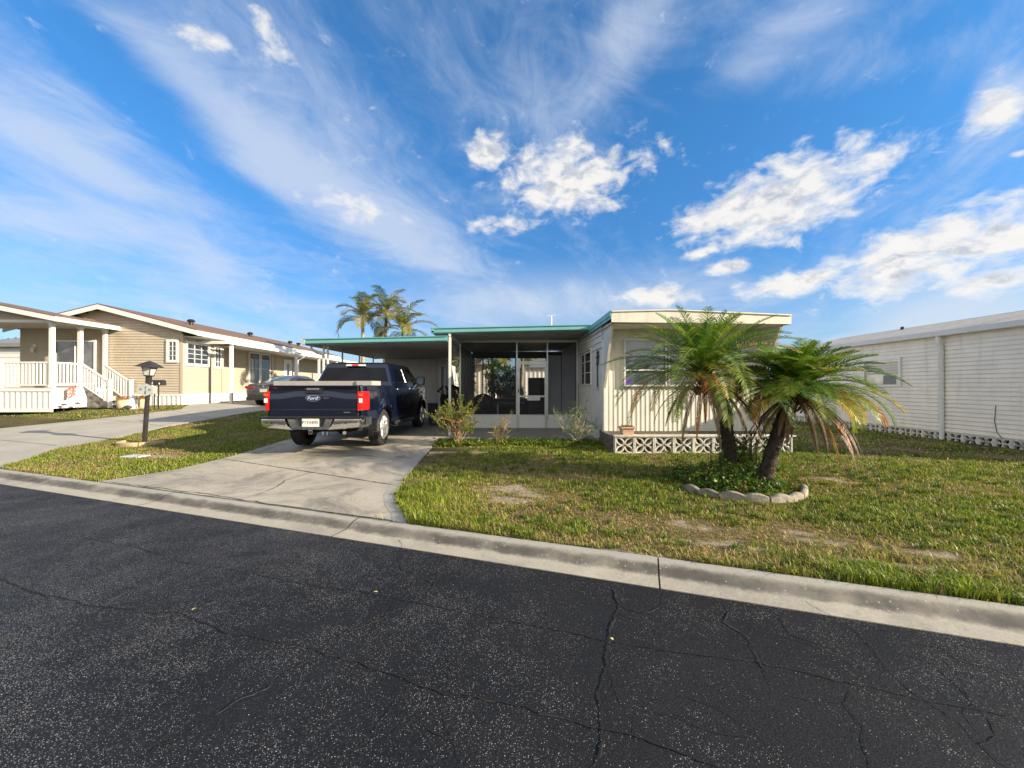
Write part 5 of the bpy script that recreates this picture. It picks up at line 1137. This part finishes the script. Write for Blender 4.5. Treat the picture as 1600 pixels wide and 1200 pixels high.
mb = MB(); mb.box((-.80, -.03, .28), (.80, .06, .42)); mb.build('bumper_lip', BLACKP, sd_, bevel=.02); mb = MB(); mb.box((-.25, .0, .98), (.25, .02, .995)); mb.box((-.25, -.012, .80), (.25, .03, .825)); mb.build('trunk_trim', CHROME, sd_)
mb = MB(); mb.box((-.16, -.012, .64), (.16, .03, .78)); mb.build('license_plate', M('car_plate', (.55, .58, .42), .5, .1, 40), sd_)
mb = MB(); mb.lathe([(.05, 0), (.05, .01)], (0, -.0, .90), 14, 'y'); mb.build('emblem', CHROME, sd_)

# ------------------------------------------------------------------ lamp post with number board
lx, ly = at(226, 692)
lp = thing('lamp_post', (lx, ly, gzf(lx, ly) - .02), 'leaning dark lamp post with square lantern and grey number board in its brick ring', 'lamp post')
lp.rotation_euler = (0, R(3.3), R(6)); lp.scale = (.64, .64, 1)
mb = MB(); mb.box((-.055, -.055, 0), (.055, .055, 1.62)); mb.box((-.068, -.068, 1.40), (.068, .068, 1.62)); mb.build('post', BROWNM, lp, bevel=.008)
mb = MB()
mb.loft([[(sx * r, sy * r, z) for sx, sy in ((-1, -1), (1, -1), (1, 1), (-1, 1))] for r, z in ((.09, 1.62), (.105, 1.63), (.105, 1.65), (.09, 1.652))])
for sx in (-1, 1):
    for sy in (-1, 1): mb.tube([(sx * .095, sy * .095, 1.64), (sx * .165, sy * .165, 1.87)], .010, 5)
ln = mb.build('lantern', BROWNM, lp)
mb = MB(); mb.loft([[(sx * r, sy * r, z) for sx, sy in ((-1, -1), (1, -1), (1, 1), (-1, 1))] for r, z in ((.30, 1.845), (.30, 1.855), (.13, 1.95), (.0, 1.975))]); mb.loft([[(sx * r, sy * r, z) for sx, sy in ((-1, -1), (1, -1), (1, 1), (-1, 1))] for r, z in ((.10, 1.94), (.10, 1.965), (.03, 1.99), (0, 2.0))]); mb.build('cap', BROWNM, ln)
mb = MB(); mb.loft([[(sx * r, sy * r, z) for sx, sy in ((-1, -1), (1, -1), (1, 1), (-1, 1))] for r, z in ((.088, 1.655), (.155, 1.86))]); mb.build('glass', MILKG, ln)
mb = MB(); pts_ = [(-.27, -.075), (-.27, .075), (-.05, .14), (.0, .15), (.05, .14), (.27, .075), (.27, -.075), (.03, -.15), (-.03, -.15)]
mb.prism([(x - .03, z + 1.30) for x, z in pts_], -.085, -.065); bd = mb.build('number_board', M('grey_board', (.43, .45, .45), .5, .06, 6), lp, bevel=.004)
mb = MB(); mb.prism([(x - .03, z + 1.30) for x, z in pts_], .065, .085); mb.build('number_board', M('white_board', (.70, .68, .60), .5, .06, 6), lp, bevel=.004)
text('number', '85', .085, INKK, bd, Matrix.Translation((-.19, -.0865, 1.30)) @ XR, .001); text('number', '84', .085, INKK, bd, Matrix.Translation((.115, -.0865, 1.30)) @ XR, .001)
mb = MB(); mb.prism([(-.055, 1.335), (-.03, 1.38), (.0, 1.385), (-.015, 1.355), (-.045, 1.325)], -.088, -.0855); mb.build('leaf_mark', INKK, bd)
mb = MB(); mb.prism([(-.03, 1.325), (-.0, 1.325), (-.013, 1.295)], -.088, -.0855); mb.prism([(-.055, 1.20), (.0, 1.20), (-.008, 1.285), (-.022, 1.285), (-.018, 1.22), (-.037, 1.22), (-.033, 1.285), (-.047, 1.27)], -.088, -.0855); mb.build('leaf_mark', INKK, bd)
# brick ring, cover slab
ring = []
for k, a in enumerate(np.linspace(R(185), R(352), 9)):
    ring.append((lx + .05 + .48 * math.cos(a), ly + .10 + .48 * math.sin(a), a))
er = thing('stone_edging', (lx, ly, gzf(lx, ly)), 'tan curved edging stones around the foot of the lamp post', 'edging')
for k in range(3):
    a0, a1 = R(185 + 57 * k), R(185 + 57 * k + 54); mb = MB()
    mb.loft([[(.05 + r * math.cos(a), .0 + r * math.sin(a), z) for r, z in ((.52, -.05), (.52, .07), (.45, .075), (.45, -.05))] for a in np.linspace(a0, a1, 8)]); mb.build('stone', TANBRICK, er, bevel=.008)
sx_, sy_ = at(212, 714); mb = MB(); mb.box((-.20, -.13, 0), (.20, .13, .03)); o = mb.build('cover_slab', M('slab_white', (.58, .58, .54), .8, .1), bevel=.006); o.location = (sx_, sy_, gzf(sx_, sy_) + .0); o.rotation_euler = (0, 0, R(-10)); tag(o, 'small pale rectangular cover slab lying in the grass in front of the lamp post', 'cover slab')

# ------------------------------------------------------------------ palms
def frond(mb, base, az, el, L, droop, leaf, n, col, colr=None, w=.011, keel=.5, rr=.009, hang=.5, tipcol=None, sweep=.9, start=.14):
    P = []; d = Vector((math.cos(az) * math.cos(el), math.sin(az) * math.cos(el), math.sin(el))); p = Vector(base); st_ = 14; twist = random.uniform(-.25, .25)
    sidew = Vector((-math.sin(az), math.cos(az), 0)); az2 = az
    for k in range(st_ + 1):
        P.append(p.copy()); e = el - droop * (k / st_) ** 1.25; az2 = az + twist * (k / st_) ** 2
        d = Vector((math.cos(az2) * math.cos(e), math.sin(az2) * math.cos(e), math.sin(e))); p = p + d * (L / st_)
    mb.tube(P, [rr * (1 - .8 * k / st_) + .0015 for k in range(st_ + 1)], 4, 0, colr or col)
    for k in range(n):
        t = start + (1 - start) * (k + .5) / n; f = t * st_; i = min(int(f), st_ - 1); q = P[i].lerp(P[i + 1], f - i); tan = (P[i + 1] - P[i]).normalized()
        sdv = tan.cross(Vector((0, 0, 1))); sdv = sdv.normalized() if sdv.length > .1 else sidew; upv = sdv.cross(tan).normalized()
        ll = leaf * (math.sin(math.pi * min(1, .12 + t * .86)) ** .6) * random.uniform(.85, 1.1)
        for s in (-1, 1):
            fw = sweep * (.35 + .65 * t); dd = (sdv * s + tan * fw + upv * keel * random.uniform(.7, 1.3) + rv(.08)).normalized()
            sw = (tan - dd * tan.dot(dd)).normalized() * w * .5; m = q + dd * ll * .55; e = q + dd * ll + Vector((0, 0, -ll * hang * random.uniform(.25, .6)))
            c = col if (tipcol is None or random.random() > t) else tipcol; v_ = random.uniform(.8, 1.2); c = tuple(x * v_ for x in c)
            mb.add([q - sw * .6, q + sw * .6, m + sw, m - sw, e], [(0, 1, 2, 3), (3, 2, 4)], 0, c)
G1, G2, G3 = (.05, .14, .022), (.105, .22, .03), (.22, .29, .04); YL, OR_, BR, BR2 = (.42, .34, .05), (.48, .17, .03), (.13, .075, .04), (.22, .14, .08)
def trunkmesh(pts, rads, n=14, rough=.02, name='trunk', par=None, mat=BARK, boots=True):
    mb = MB(); P = []; m = len(pts)
    cur = [Vector(p) for p in pts]; N = 46
    def samp(t):
        f = t * (m - 1); i = min(int(f), m - 2); a = f - i; return cur[i].lerp(cur[i + 1], a * a * (3 - 2 * a) * .5 + a * .5), rads[i] * (1 - a) + rads[i + 1] * a
    rings = []
    for k in range(N + 1):
        c, r = samp(k / N); ring = []
        for j in range(n):
            a = 6.283 * j / n; rr = r * (1 + (.10 if boots else .02) * ((k + j) % 2) + (.06 * math.sin(k * 2.1)) * (0 if boots else 1) + random.uniform(-rough, rough) * 2); ring.append((c.x + rr * math.cos(a), c.y + rr * math.sin(a), c.z))
        rings.append(ring)
    mb.loft(rings)
    if boots:
        for k in range(260):
            t = random.random(); c, r = samp(t); a = random.uniform(0, 6.28); L = random.uniform(.03, .07); o = Vector((math.cos(a), math.sin(a), 0)); tn = Vector((-o.y, o.x, 0)) * .016; b = c + o * r * .95
            mb.add([b - tn, b + tn, b + o * L * .5 + Vector((0, 0, L)) + tn * .4, b + o * L * .5 + Vector((0, 0, L)) - tn * .4], [(0, 1, 2, 3)])
    return mb.build(name, mat, par, smooth=60)
def date_palm(x, y, top, base_off, label, seed, hangs, nf=64, L=1.25, bias=None):
    random.seed(seed); z0 = gzf(x, y); t = thing('palm_tree', (x, y, z0), label, 'palm tree')
    tp = Vector((top[0] - x, top[1] - y, top[2] - z0)); mid = tp * .5 + Vector((base_off[0], 0, 0))
    trunkmesh([(0, 0, -.1), tuple(mid * .6 + Vector((0, 0, 0))), tuple(mid * 1.25), tuple(tp)], [.10, .085, .085, .105], par=t)
    mb = MB()   # boot collar of dead leaf bases
    for k in range(120):
        a = random.uniform(0, 6.28); c = tp + Vector((math.cos(a) * .10, math.sin(a) * .10, random.uniform(-.35, .05))); o = Vector((math.cos(a), math.sin(a), random.uniform(.3, 1.3))).normalized(); mb.tube([c, c + o * random.uniform(.06, .16)], [.016, .006], 4, 0, random.choice([BR, BR2, (.3, .16, .06)]))
    mb.build('leaf_bases', BARKC, t, fix=False)
    mb = MB(); ga = 2.39996
    for k in range(nf):
        q = k / nf; az = k * ga + random.uniform(-.2, .2); el = R(86 - 84 * q ** .9) + random.uniform(-.12, .12); LL_ = L * (.72 + .38 * min(1, q * 1.6)) * random.uniform(.9, 1.12)
        if bias: LL_ *= 1 + bias[0] * math.cos(az - bias[1])
        dr_ = R(40 + 54 * q) * random.uniform(.65, 1.2)
        col = random.choice([G1, G1, G2, G2, G3]); tc_ = YL if random.random() < .05 + .12 * q else (G3 if random.random() < .3 else None)
        frond(mb, tp + Vector((math.cos(az) * .05, math.sin(az) * .05, random.uniform(-.08, .08))), az, el, LL_, dr_, .225 * random.uniform(.85, 1.1), 44, col, G3, w=.0115, keel=.55 - .3 * q, tipcol=tc_)
    mb.build('crown', LEAF, t, fix=False)
    mb = MB()
    for (az, L_, c, tc_, kk) in hangs + [(random.uniform(0, 6.283), random.uniform(.6, 1.25), random.choice([BR, BR2, BR2, (.28, .18, .1)]), None, 2) for _ in range(11)]:
        frond(mb, tp + Vector((math.cos(az) * .08, math.sin(az) * .08, -.1)), az, R(20 if kk == 1 else (-38 if kk else -25)), L_, R(105 if kk == 1 else (48 if kk else 58)), (.19 if kk == 1 else .09), 40, c, tc_ or c, w=.012 if kk == 1 else .009, keel=-.1 if kk != 1 else .1, hang=.8, tipcol=tc_, sweep=1.2 if kk == 1 else 3.)
    mb.build('dead_fronds', LEAF, t, fix=False); return t
H1 = [(R(a), L_, c, tc_, kk) for a, L_, c, tc_, kk in [(200, .95, BR2, BR, 0), (240, 1.1, BR2, OR_, 0), (262, .8, BR, BR2, 0), (285, 1.15, BR2, BR, 0), (310, 1.1, BR, BR2, 0), (335, 1.15, BR2, OR_, 0), (0, 1.2, BR, BR2, 0), (150, 1., BR, BR2, 0), (60, 1., BR, OR_, 0), (190, 1.35, G3, OR_, 1), (212, 1.3, YL, BR2, 1), (228, 1.2, G3, BR2, 1), (345, 1.0, OR_, BR2, 1), (20, .9, OR_, YL, 1), (250, 1.0, OR_, BR2, 1), (322, .9, YL, OR_, 1), (296, 1.2, BR2, BR2, 0), (350, 1.15, BR2, BR, 0), (270, 1.0, BR2, BR, 0)]]
date_palm(3.36, 5.85, (2.88, 5.8, 1.70), (.12, 0), 'taller date palm with brown hanging fronds, left one of the pair before the home', 5, H1, 74, 1.25)
H2 = [(R(a), L_, c, tc_, kk) for a, L_, c, tc_, kk in [(180, .9, BR2, BR, 0), (225, 1.0, BR2, BR, 0), (262, 1.1, BR2, BR, 0), (285, 1.15, BR2, OR_, 0), (305, 1.1, BR, BR2, 0), (345, 1., BR2, BR, 0), (140, .9, OR_, BR2, 1), (170, .8, OR_, BR2, 1), (330, 1.25, YL, OR_, 1), (345, 1.35, YL, OR_, 1), (0, 1.3, OR_, YL, 1), (12, 1.25, YL, OR_, 1), (315, 1.15, G3, OR_, 1), (200, 1.0, G3, OR_, 1), (292, 1.2, BR2, BR, 0), (250, 1.1, BR2, BR, 0)]]
date_palm(3.42, 5.30, (4.02, 5.45, 1.46), (-.02, 0), 'shorter leaning pygmy date palm with orange drooping fronds, right one of the pair', 9, [(a_, l_ * .88, c_, t_, k_) for a_, l_, c_, t_, k_ in H2], 84, .95, (.10, R(20)))
# tall palms behind the carport
def royal(x, y, zt, label, seed, Ls=1.9, lean=0., nf=13):
    random.seed(seed); z0 = gzf(x, y); t = thing('palm_tree', (x, y, z0), label, 'palm tree', group=None)
    tp = Vector((lean, 0, zt - z0)); trunkmesh([(0, 0, -.1), (lean * .4, 0, tp.z * .5), tuple(tp)], [.14, .1, .085], 10, .01, par=t, mat=BARKG, boots=False)
    mb = MB(); mb.tube([tp, tp + Vector((0, 0, .5)), tp + Vector((.02, 0, .8))], [.09, .075, .03], 8, 0, (.22, .26, .05)); mb.build('crownshaft', LEAF, t, fix=False)
    mb = MB()
    for k in range(nf):
        az = k * 2.4 + random.uniform(-.3, .3); q = k / nf; frond(mb, tp + Vector((0, 0, .75 - .35 * q)), az, R(80 - 75 * q), Ls * random.uniform(.8, 1.1), R(75 + 45 * q), .55, 30, random.choice([(.10, .15, .035), (.17, .19, .05), (.26, .24, .06)]), (.3, .28, .08), w=.042, keel=.25, rr=.02, hang=.6, tipcol=random.choice([None, (.3, .25, .08)]), sweep=1.1)
    mb.build('crown', LEAF, t, fix=False)
royal(-8.15, 21, 4.6, 'left palm of the three tops rising behind the carport roof, with a bare pale trunk', 21, 1.75, .0); royal(-7.3, 21.8, 4.9, 'tallest middle palm of the three behind the carport roof', 22, 2.1, .15, 15); royal(-5.95, 21, 4.0, 'right palm of the three behind the carport roof with drooping golden fronds', 24, 2.1, .0, 15)
royal(.45, 20.2, 2.75, 'garden palm behind the screened room with sunlit orange fronds, seen through the screen door', 26, 1.5, .1); royal(-.95, 19.6, 2.35, 'dark trunked garden palm behind the screened room, left of the screen door', 27, 1.3, -.05, 14)
# dense bushes behind
def bush(x, y, r, h, label, seed, n=1800, cols=(G1, G1, (.02, .06, .012)), leafs=.09, name='shrub', z0=None):
    random.seed(seed); z0 = gzf(x, y) if z0 is None else z0; t = thing(name, (x, y, z0), label, 'shrub' if name == 'shrub' else 'tree')
    mb = MB()
    for k in range(7):
        a = random.uniform(0, 6.28); mb.tube([(0, 0, 0), (math.cos(a) * r * .25, math.sin(a) * r * .25, h * .5), (math.cos(a) * r * .6, math.sin(a) * r * .6, h * .85)], [.04, .025, .008], 5)
    mb.build('branches', BARKG, t, fix=False); mb = MB(); cl = [(random.uniform(-.7, .7) * r, random.uniform(-.7, .7) * r, h * random.uniform(.3, .9), random.uniform(.25, .45) * r) for k in range(16)]
    for k in range(n):
        c = random.choice(cl); d = Vector((random.gauss(0, 1), random.gauss(0, 1), random.gauss(0, 1))).normalized(); p = Vector(c[:3]) + d * c[3] * random.uniform(.5, 1.1)
        leafblade(mb, p, d + rv(.6) + Vector((0, 0, .2)), leafs * random.uniform(.6, 1.3), leafs * .5, random.choice(cols))
    mb.build('foliage', LEAF, t, fix=False); return t
bush(-.45, 18.2, 1.0, 2.5, 'dense dark shrub behind the screened room', 31, 2600, leafs=.16); bush(-2.55, 20.2, .9, 3.1, 'sunlit yellow green shrub glimpsed between the shed and the screened room', 32, 1500, (G2, G3, YL), .14)
bush(-5.2, 19.6, 1.0, 2.9, 'green shrub top glimpsed past the shed corner under the carport roof', 33, 1300, (G1, G2), .14)
bush(-49.8, 36, 3.4, 5.0, 'rounded green tree far behind the porch at the left edge', 34, 4200, (G1, G2, (.05, .09, .02)), .5, 'tree')

# ------------------------------------------------------------------ shrubs in the bed in front of the patio
def twiggy(x, y, h, r, label, seed, leafy, nst=9, cols=(G2, G3, G1), lf=.05, tw=(.33, .27, .20)):
    random.seed(seed); z0 = gzf(x, y); t = thing('shrub', (x, y, z0), label, 'shrub'); mbt = MB(); mbl = MB()
    def grow(p, d, L, rad, dep):
        pts = [p]; q = p.copy(); dd = d.copy()
        for k in range(4): dd = (dd + rv(.22) + Vector((0, 0, .06))).normalized(); q = q + dd * L / 4; pts.append(q.copy())
        mbt.tube(pts, [rad * (1 - .14 * k) for k in range(5)], 4, 0, tuple(c * random.uniform(.7, 1.3) for c in tw), cap=False)
        if dep > 0:
            for k in range(random.choice((2, 3, 3))):
                b = pts[random.randint(1, 4)]; grow(b, (dd * .7 + rv(.75) + Vector((0, 0, .15))).normalized(), L * random.uniform(.5, .75), rad * .6, dep - 1)
        if dep <= 1:
            for k in range(int(leafy * 10)):
                b = random.choice(pts[1:]); leafblade(mbl, b + rv(.012), rv() + Vector((0, 0, .3)), lf * random.uniform(.6, 1.3), lf * .45, random.choice(cols))
    for k in range(nst):
        a = random.uniform(0, 6.28); s = random.uniform(.15, 1) * r / h; grow(Vector((random.uniform(-.08, .08), random.uniform(-.05, .05), -.02)), Vector((math.cos(a) * s * 1.3, math.sin(a) * s, 1)).normalized(), h * random.uniform(.45, .65), .011, 3)
    mbt.build('branches', BARKC, t, fix=False); mbl.build('foliage', LEAF, t, fix=False); return t
twiggy(-1.22, 8.75, 1.2, .68, 'leafy green shrub with reddish twigs beside the driveway and the white patio post', 51, 1.25, 11, (G2, G3, G2, (.3, .3, .04), (.35, .16, .08)), .055, (.40, .26, .16))
twiggy(-.28, 9.0, .62, .25, 'small dry shrub of yellowed twigs in the middle of the patio bed', 52, .35, 7, (G3, YL, BR2), .035, (.45, .33, .16))
twiggy(1.45, 8.8, 1.0, .62, 'bare twiggy grey shrub left of the block planter wall', 56, .45, 13, (G2, G1, (.14, .2, .10)), .045, (.42, .36, .30))
# low edging of the patio bed
mb = MB(); e0, e1 = at(670, 708), at(800, 710)
ed = thing('bed_edging', (e0[0], e0[1], gzf(*e0)), 'low white concrete strip edging the bed in front of the patio', 'edging')
for k in range(2):
    mb = MB(); mb.box((k * .62 + .01, -.05, -.03), (k * .62 + .60, .05, .028)); mb.build('strip', EDGING, ed, bevel=.01)
# scalloped ring round the palms
cx_, cy_ = 3.15, 5.42; er = thing('scalloped_edging', (cx_, cy_, gzf(cx_, cy_)), 'white scalloped concrete edging curving around the foot of the two date palms', 'edging')
for k, a0 in enumerate(np.linspace(R(190), R(345), 5)[:-1]):
    a1 = a0 + R(37); mb = MB(); rings = []
    for a in np.linspace(a0, a1, 17):
        t_ = (a - a0) / (a1 - a0); hgt = .06 + .035 * abs(math.sin(t_ * math.pi * 2)) - .02 * (k < 1); rings.append([(r * math.cos(a) * 1.02, r * math.sin(a), z) for r, z in ((.80, -.05), (.80, hgt - .01), (.78, hgt), (.755, hgt), (.74, hgt - .01), (.74, -.05))])
    mb.loft(rings); mb.build('stone', EDGING, er, smooth=40)
# leafy ground cover: palm ring, patio bed, wall foot
def cover(name, label, cat, pts, cols, lf, seed):
    random.seed(seed); mb = MB()
    for x, y, h in pts:
        z = gzf(x, y); n = 1
        mb.tube([(x, y, z), (x + random.uniform(-.02, .02), y, z + h)], .0025, 3, 0, (.1, .12, .03), cap=False)
        for k in range(4): leafblade(mb, (x + random.uniform(-.025, .025), y + random.uniform(-.025, .025), z + h * random.uniform(.35, 1)), rv() + Vector((0, 0, .35)), lf * random.uniform(.6, 1.3), lf * .62, random.choice(cols))
    o = mb.build(name, LEAF, fix=False); tag(o, label, cat); o['kind'] = 'stuff'; return o
random.seed(3); pts_ = []
while len(pts_) < 1500:
    a, r = random.uniform(0, 6.28), math.sqrt(random.random()) * .82; x, y = cx_ - .05 + r * math.cos(a) * .95, cy_ + .12 + r * math.sin(a) * .85
    dn = vnoise(np.array([x]), np.array([y]), 3.5, 77, 2)[0]
    if r * 1.0 > .72 and math.sin(a) < .2: continue
    if random.random() < dn * 1.3: pts_.append((x, y, random.uniform(.03, .30) * (1 - .6 * r) * (.5 + dn)))
cover('ground_cover', 'leafy green ground cover around the feet of the two date palms', 'ground cover', pts_, (G1, G2, G2, (.10, .24, .05), G3, (.22, .12, .06)), .052, 5)
pts_ = []
while len(pts_) < 2300:
    x, y = random.uniform(-1.75, 2.3), random.uniform(8.58, 9.3)
    dn = vnoise(np.array([x]), np.array([y]), 2.2, 78, 2)[0]
    if random.random() < dn * 1.2 - .1: pts_.append((x, y, random.uniform(.02, .12)))
cover('ground_cover', 'bright low weeds filling the bed in front of the patio slab', 'ground cover', pts_, (G2, G3, G3, (.25, .25, .04)), .045, 6)
random.seed(8); pts_ = [(3.5 + random.gauss(0, .18), 5.95 + random.gauss(0, .12), random.uniform(.1, .75)) for k in range(260)]
cover('ground_cover', 'taller leafy weeds growing between the two palm trunks', 'ground cover', pts_, (G1, G2, (.03, .09, .02)), .055, 7)
# dandelion-like pale flowers in the right lawn
random.seed(12); mb = MB()
for k in range(46):
    x, y = random.uniform(5.2, 9.4), random.uniform(5.2, 8.8); z = gzf(x, y); mb.tube([(x, y, z), (x + .01, y, z + .12)], .002, 3, 0, (.1, .14, .04), cap=False)
    for j in range(4): leafblade(mb, (x + .01, y, z + .12), (math.cos(j * 1.6), math.sin(j * 1.6), .4), .012, .012, (.7, .68, .6))
o = mb.build('weed_flowers', LEAF, fix=False); tag(o, 'tiny white weed flowers scattered in the lawn by the right hand home', 'flowers'); o['kind'] = 'stuff'

# ------------------------------------------------------------------ grass
def inpoly(x, y, poly):
    c = np.zeros(x.shape, bool); n = len(poly)
    for i in range(n):
        (x1, y1), (x2, y2) = poly[i], poly[i - 1]
        if y1 == y2: continue
        c ^= ((y1 > y) != (y2 > y)) & (x < (x2 - x1) * (y - y1) / (y2 - y1) + x1)
    return c
GBL = [DRV, NB, [(-5.75, 10.2), (-1.8, 10.2), (-1.8, 18.5), (-5.75, 18.5)], [(-1.79, 9.3), (2.08, 9.2), (2.1, 16.2), (-1.79, 16.2)], [(2.0, 7.68), (5.75, 7.68), (5.8, 19), (2.0, 19)], [(10.5, 6), (16, 6), (16, 16), (11, 16)], [(-25, 14.6), (-17.2, 14.6), (-16, 15.8), (-16, 17), (-14.4, 17.2), (-14.4, 30), (-25, 30)]]
def grass(name, label, N, ur, vr, hmin, hmax, wid, seed, powr=1.):
    g = np.random.default_rng(seed); u = g.uniform(*ur, N); v = vr[0] + (vr[1] - vr[0]) * g.random(N) ** powr; x, y = uv2xy(u, v)
    keep = (y > 1.2) & (np.abs(x) < y * 1.40 + .6); x, y, v = x[keep], y[keep], v[keep]
    keep = np.ones(x.shape, bool); uu_ = xy2uv(x, y)[0]; keep &= ~((v < KERB + .05) & (uu_ > uL) & (uu_ < uR) & (g.random(x.shape) < .93))
    for p in GBL: keep &= ~inpoly(x, y, p)
    dens = np.clip(.25 + 1.3 * vnoise(x, y, 2.6, 4, 3) - .15, 0, 1); sm = sandmask(x, y); dr = dryness(x, y) * .8
    patch_ = np.clip(vnoise(x, y, 7, 8, 2), 0, 1)  # random patches of taller, yellower blades
    keep &= (g.random(x.shape) < dens * (1 - .93 * sm)); x, y, v, dr, sm, patch_ = x[keep], y[keep], v[keep], dr[keep], sm[keep], patch_[keep]; n = len(x)
    edge = np.exp(-((v - KERB) / .35) ** 2); lush = np.exp(-(((x + .9) / .75) ** 2 + ((y - 4.6) / 1.0) ** 2)); lush2 = np.exp(-(((x - 3.) / 1.2) ** 2 + ((y - 2.9) / .5) ** 2))
    dr = np.clip(dr - .6 * lush - .5 * lush2 * .5, 0, 1)
    h = (hmin + (hmax - hmin) * g.random(n) ** 1.6) * (.6 + .7 * patch_) * (1 + .7 * edge * g.random(n) + 1.0 * lush + .7 * lush2) * (1 - .45 * dr)
    z = np.maximum(.062, gz(x, y)) - .004
    a = g.uniform(0, 2 * np.pi, n); le = g.uniform(.1, .85, n) * (1 + .5 * dr); ca, sa = np.cos(a), np.sin(a)
    over = (v < KERB + .07); 
    w = wid * g.uniform(.6, 1.4, n); tx, ty = -sa * w, ca * w
    V = np.zeros((n, 5, 3)); V[:, 0] = np.stack([x - tx, y - ty, z], 1); V[:, 1] = np.stack([x + tx, y + ty, z], 1)
    mx_, my_ = x + ca * h * le * .45, y + sa * h * le * .45; V[:, 2] = np.stack([mx_ + tx * .8, my_ + ty * .8, z + h * .62], 1); V[:, 3] = np.stack([mx_ - tx * .8, my_ - ty * .8, z + h * .62], 1)
    V[:, 4] = np.stack([x + ca * h * le * 1.25, y + sa * h * le * 1.25, z + h * (1 - .35 * le)], 1)
    base = (np.arange(n) * 5)[:, None]; T1 = base + np.array([[0, 1, 2]]); T2 = base + np.array([[0, 2, 3]]); T3 = base + np.array([[3, 2, 4]]); Fq = np.concatenate([T1, T2, T3])
    cA, cB, cC, cD = np.array([.10, .18, .018]), np.array([.34, .39, .035]), np.array([.48, .37, .15]), np.array([.37, .25, .13])
    r = g.random(n)[:, None]; green = cA + (cB - cA) * np.clip(r + .25 * (lush[:, None] + patch_[:, None] - .5), 0, 1)
    dry = cC + (cD - cC) * g.random(n)[:, None]; isd = (g.random(n) < .10 + .85 * dr)[:, None]; c = np.where(isd, dry, green) * g.uniform(.75, 1.2, n)[:, None]
    c = np.repeat(c, 5, 0); o = npmesh(name, V.reshape(-1, 3), Fq, GRASS, c); tag(o, label, 'grass'); o['kind'] = 'stuff'; return o
grass('grass', 'patchy green and straw coloured lawn grass in front of the home', 430000, (-2.6, 12.5), (KERB + .012, 6.2), .018, .068, .0034, 1, 1.35)
grass('grass', 'grass strip with the lamp post between the two driveways', 170000, (-12, -4.2), (KERB + .012, 8), .02, .075, .004, 2, 1.2)
grass('grass', 'grass in front of the porch and in the far parts of the yards', 150000, (-26, 13), (4.5, 14), .025, .07, .008, 3, 1.)
g = np.random.default_rng(77); cu_, cv_ = g.uniform(-2.6, 12, 2600), KERB + .03 + (6.0) * g.random(2600) ** 1.5; cx2, cy2 = uv2xy(cu_, cv_)
k_ = (sandmask(cx2, cy2) < .2) & (dryness(cx2, cy2) < .75)
for p in GBL: k_ &= ~inpoly(cx2, cy2, p)
cx2, cy2 = cx2[k_], cy2[k_]; rep = 26; X = np.repeat(cx2, rep) + g.normal(0, .022, len(cx2) * rep); Y = np.repeat(cy2, rep) + g.normal(0, .022, len(cx2) * rep)
hh = np.repeat(g.uniform(.04, .10, len(cx2)), rep) * g.uniform(.5, 1.1, len(X)); tone = np.repeat(g.random(len(cx2)), rep)
ins = (xy2uv(X, Y)[1] > KERB + .0); 
for p in GBL[:1]: ins &= ~inpoly(X, Y, p)
X, Y, hh, tone = X[ins], Y[ins], hh[ins], tone[ins]; n = len(X); a = g.uniform(0, 6.283, n); le = g.uniform(.1, .9, n); ca, sa = np.cos(a), np.sin(a); w = .0036 * g.uniform(.6, 1.4, n); z = np.maximum(.062, gz(X, Y)) - .004
V = np.zeros((n, 5, 3)); V[:, 0] = np.stack([X + sa * w, Y - ca * w, z], 1); V[:, 1] = np.stack([X - sa * w, Y + ca * w, z], 1); mx_, my_ = X + ca * hh * le * .4, Y + sa * hh * le * .4
V[:, 2] = np.stack([mx_ - sa * w * .9, my_ + ca * w * .9, z + hh * .65], 1); V[:, 3] = np.stack([mx_ + sa * w * .9, my_ - ca * w * .9, z + hh * .65], 1); V[:, 4] = np.stack([X + ca * hh * le * 1.3, Y + sa * hh * le * 1.3, z + hh * (1 - .4 * le)], 1)
b5 = (np.arange(n) * 5)[:, None]; Fq = np.concatenate([b5 + np.array([[0, 1, 2]]), b5 + np.array([[0, 2, 3]]), b5 + np.array([[3, 2, 4]])])
c = np.array([.065, .135, .018]) + (np.array([.26, .30, .03]) - np.array([.065, .135, .018])) * tone[:, None]; c = c * g.uniform(.7, 1.2, n)[:, None]
o = npmesh('grass_tufts', V.reshape(-1, 3), Fq, GRASS, np.repeat(c, 5, 0)); tag(o, 'longer green and yellowish grass tufts standing out of the front lawn', 'grass'); o['kind'] = 'stuff'
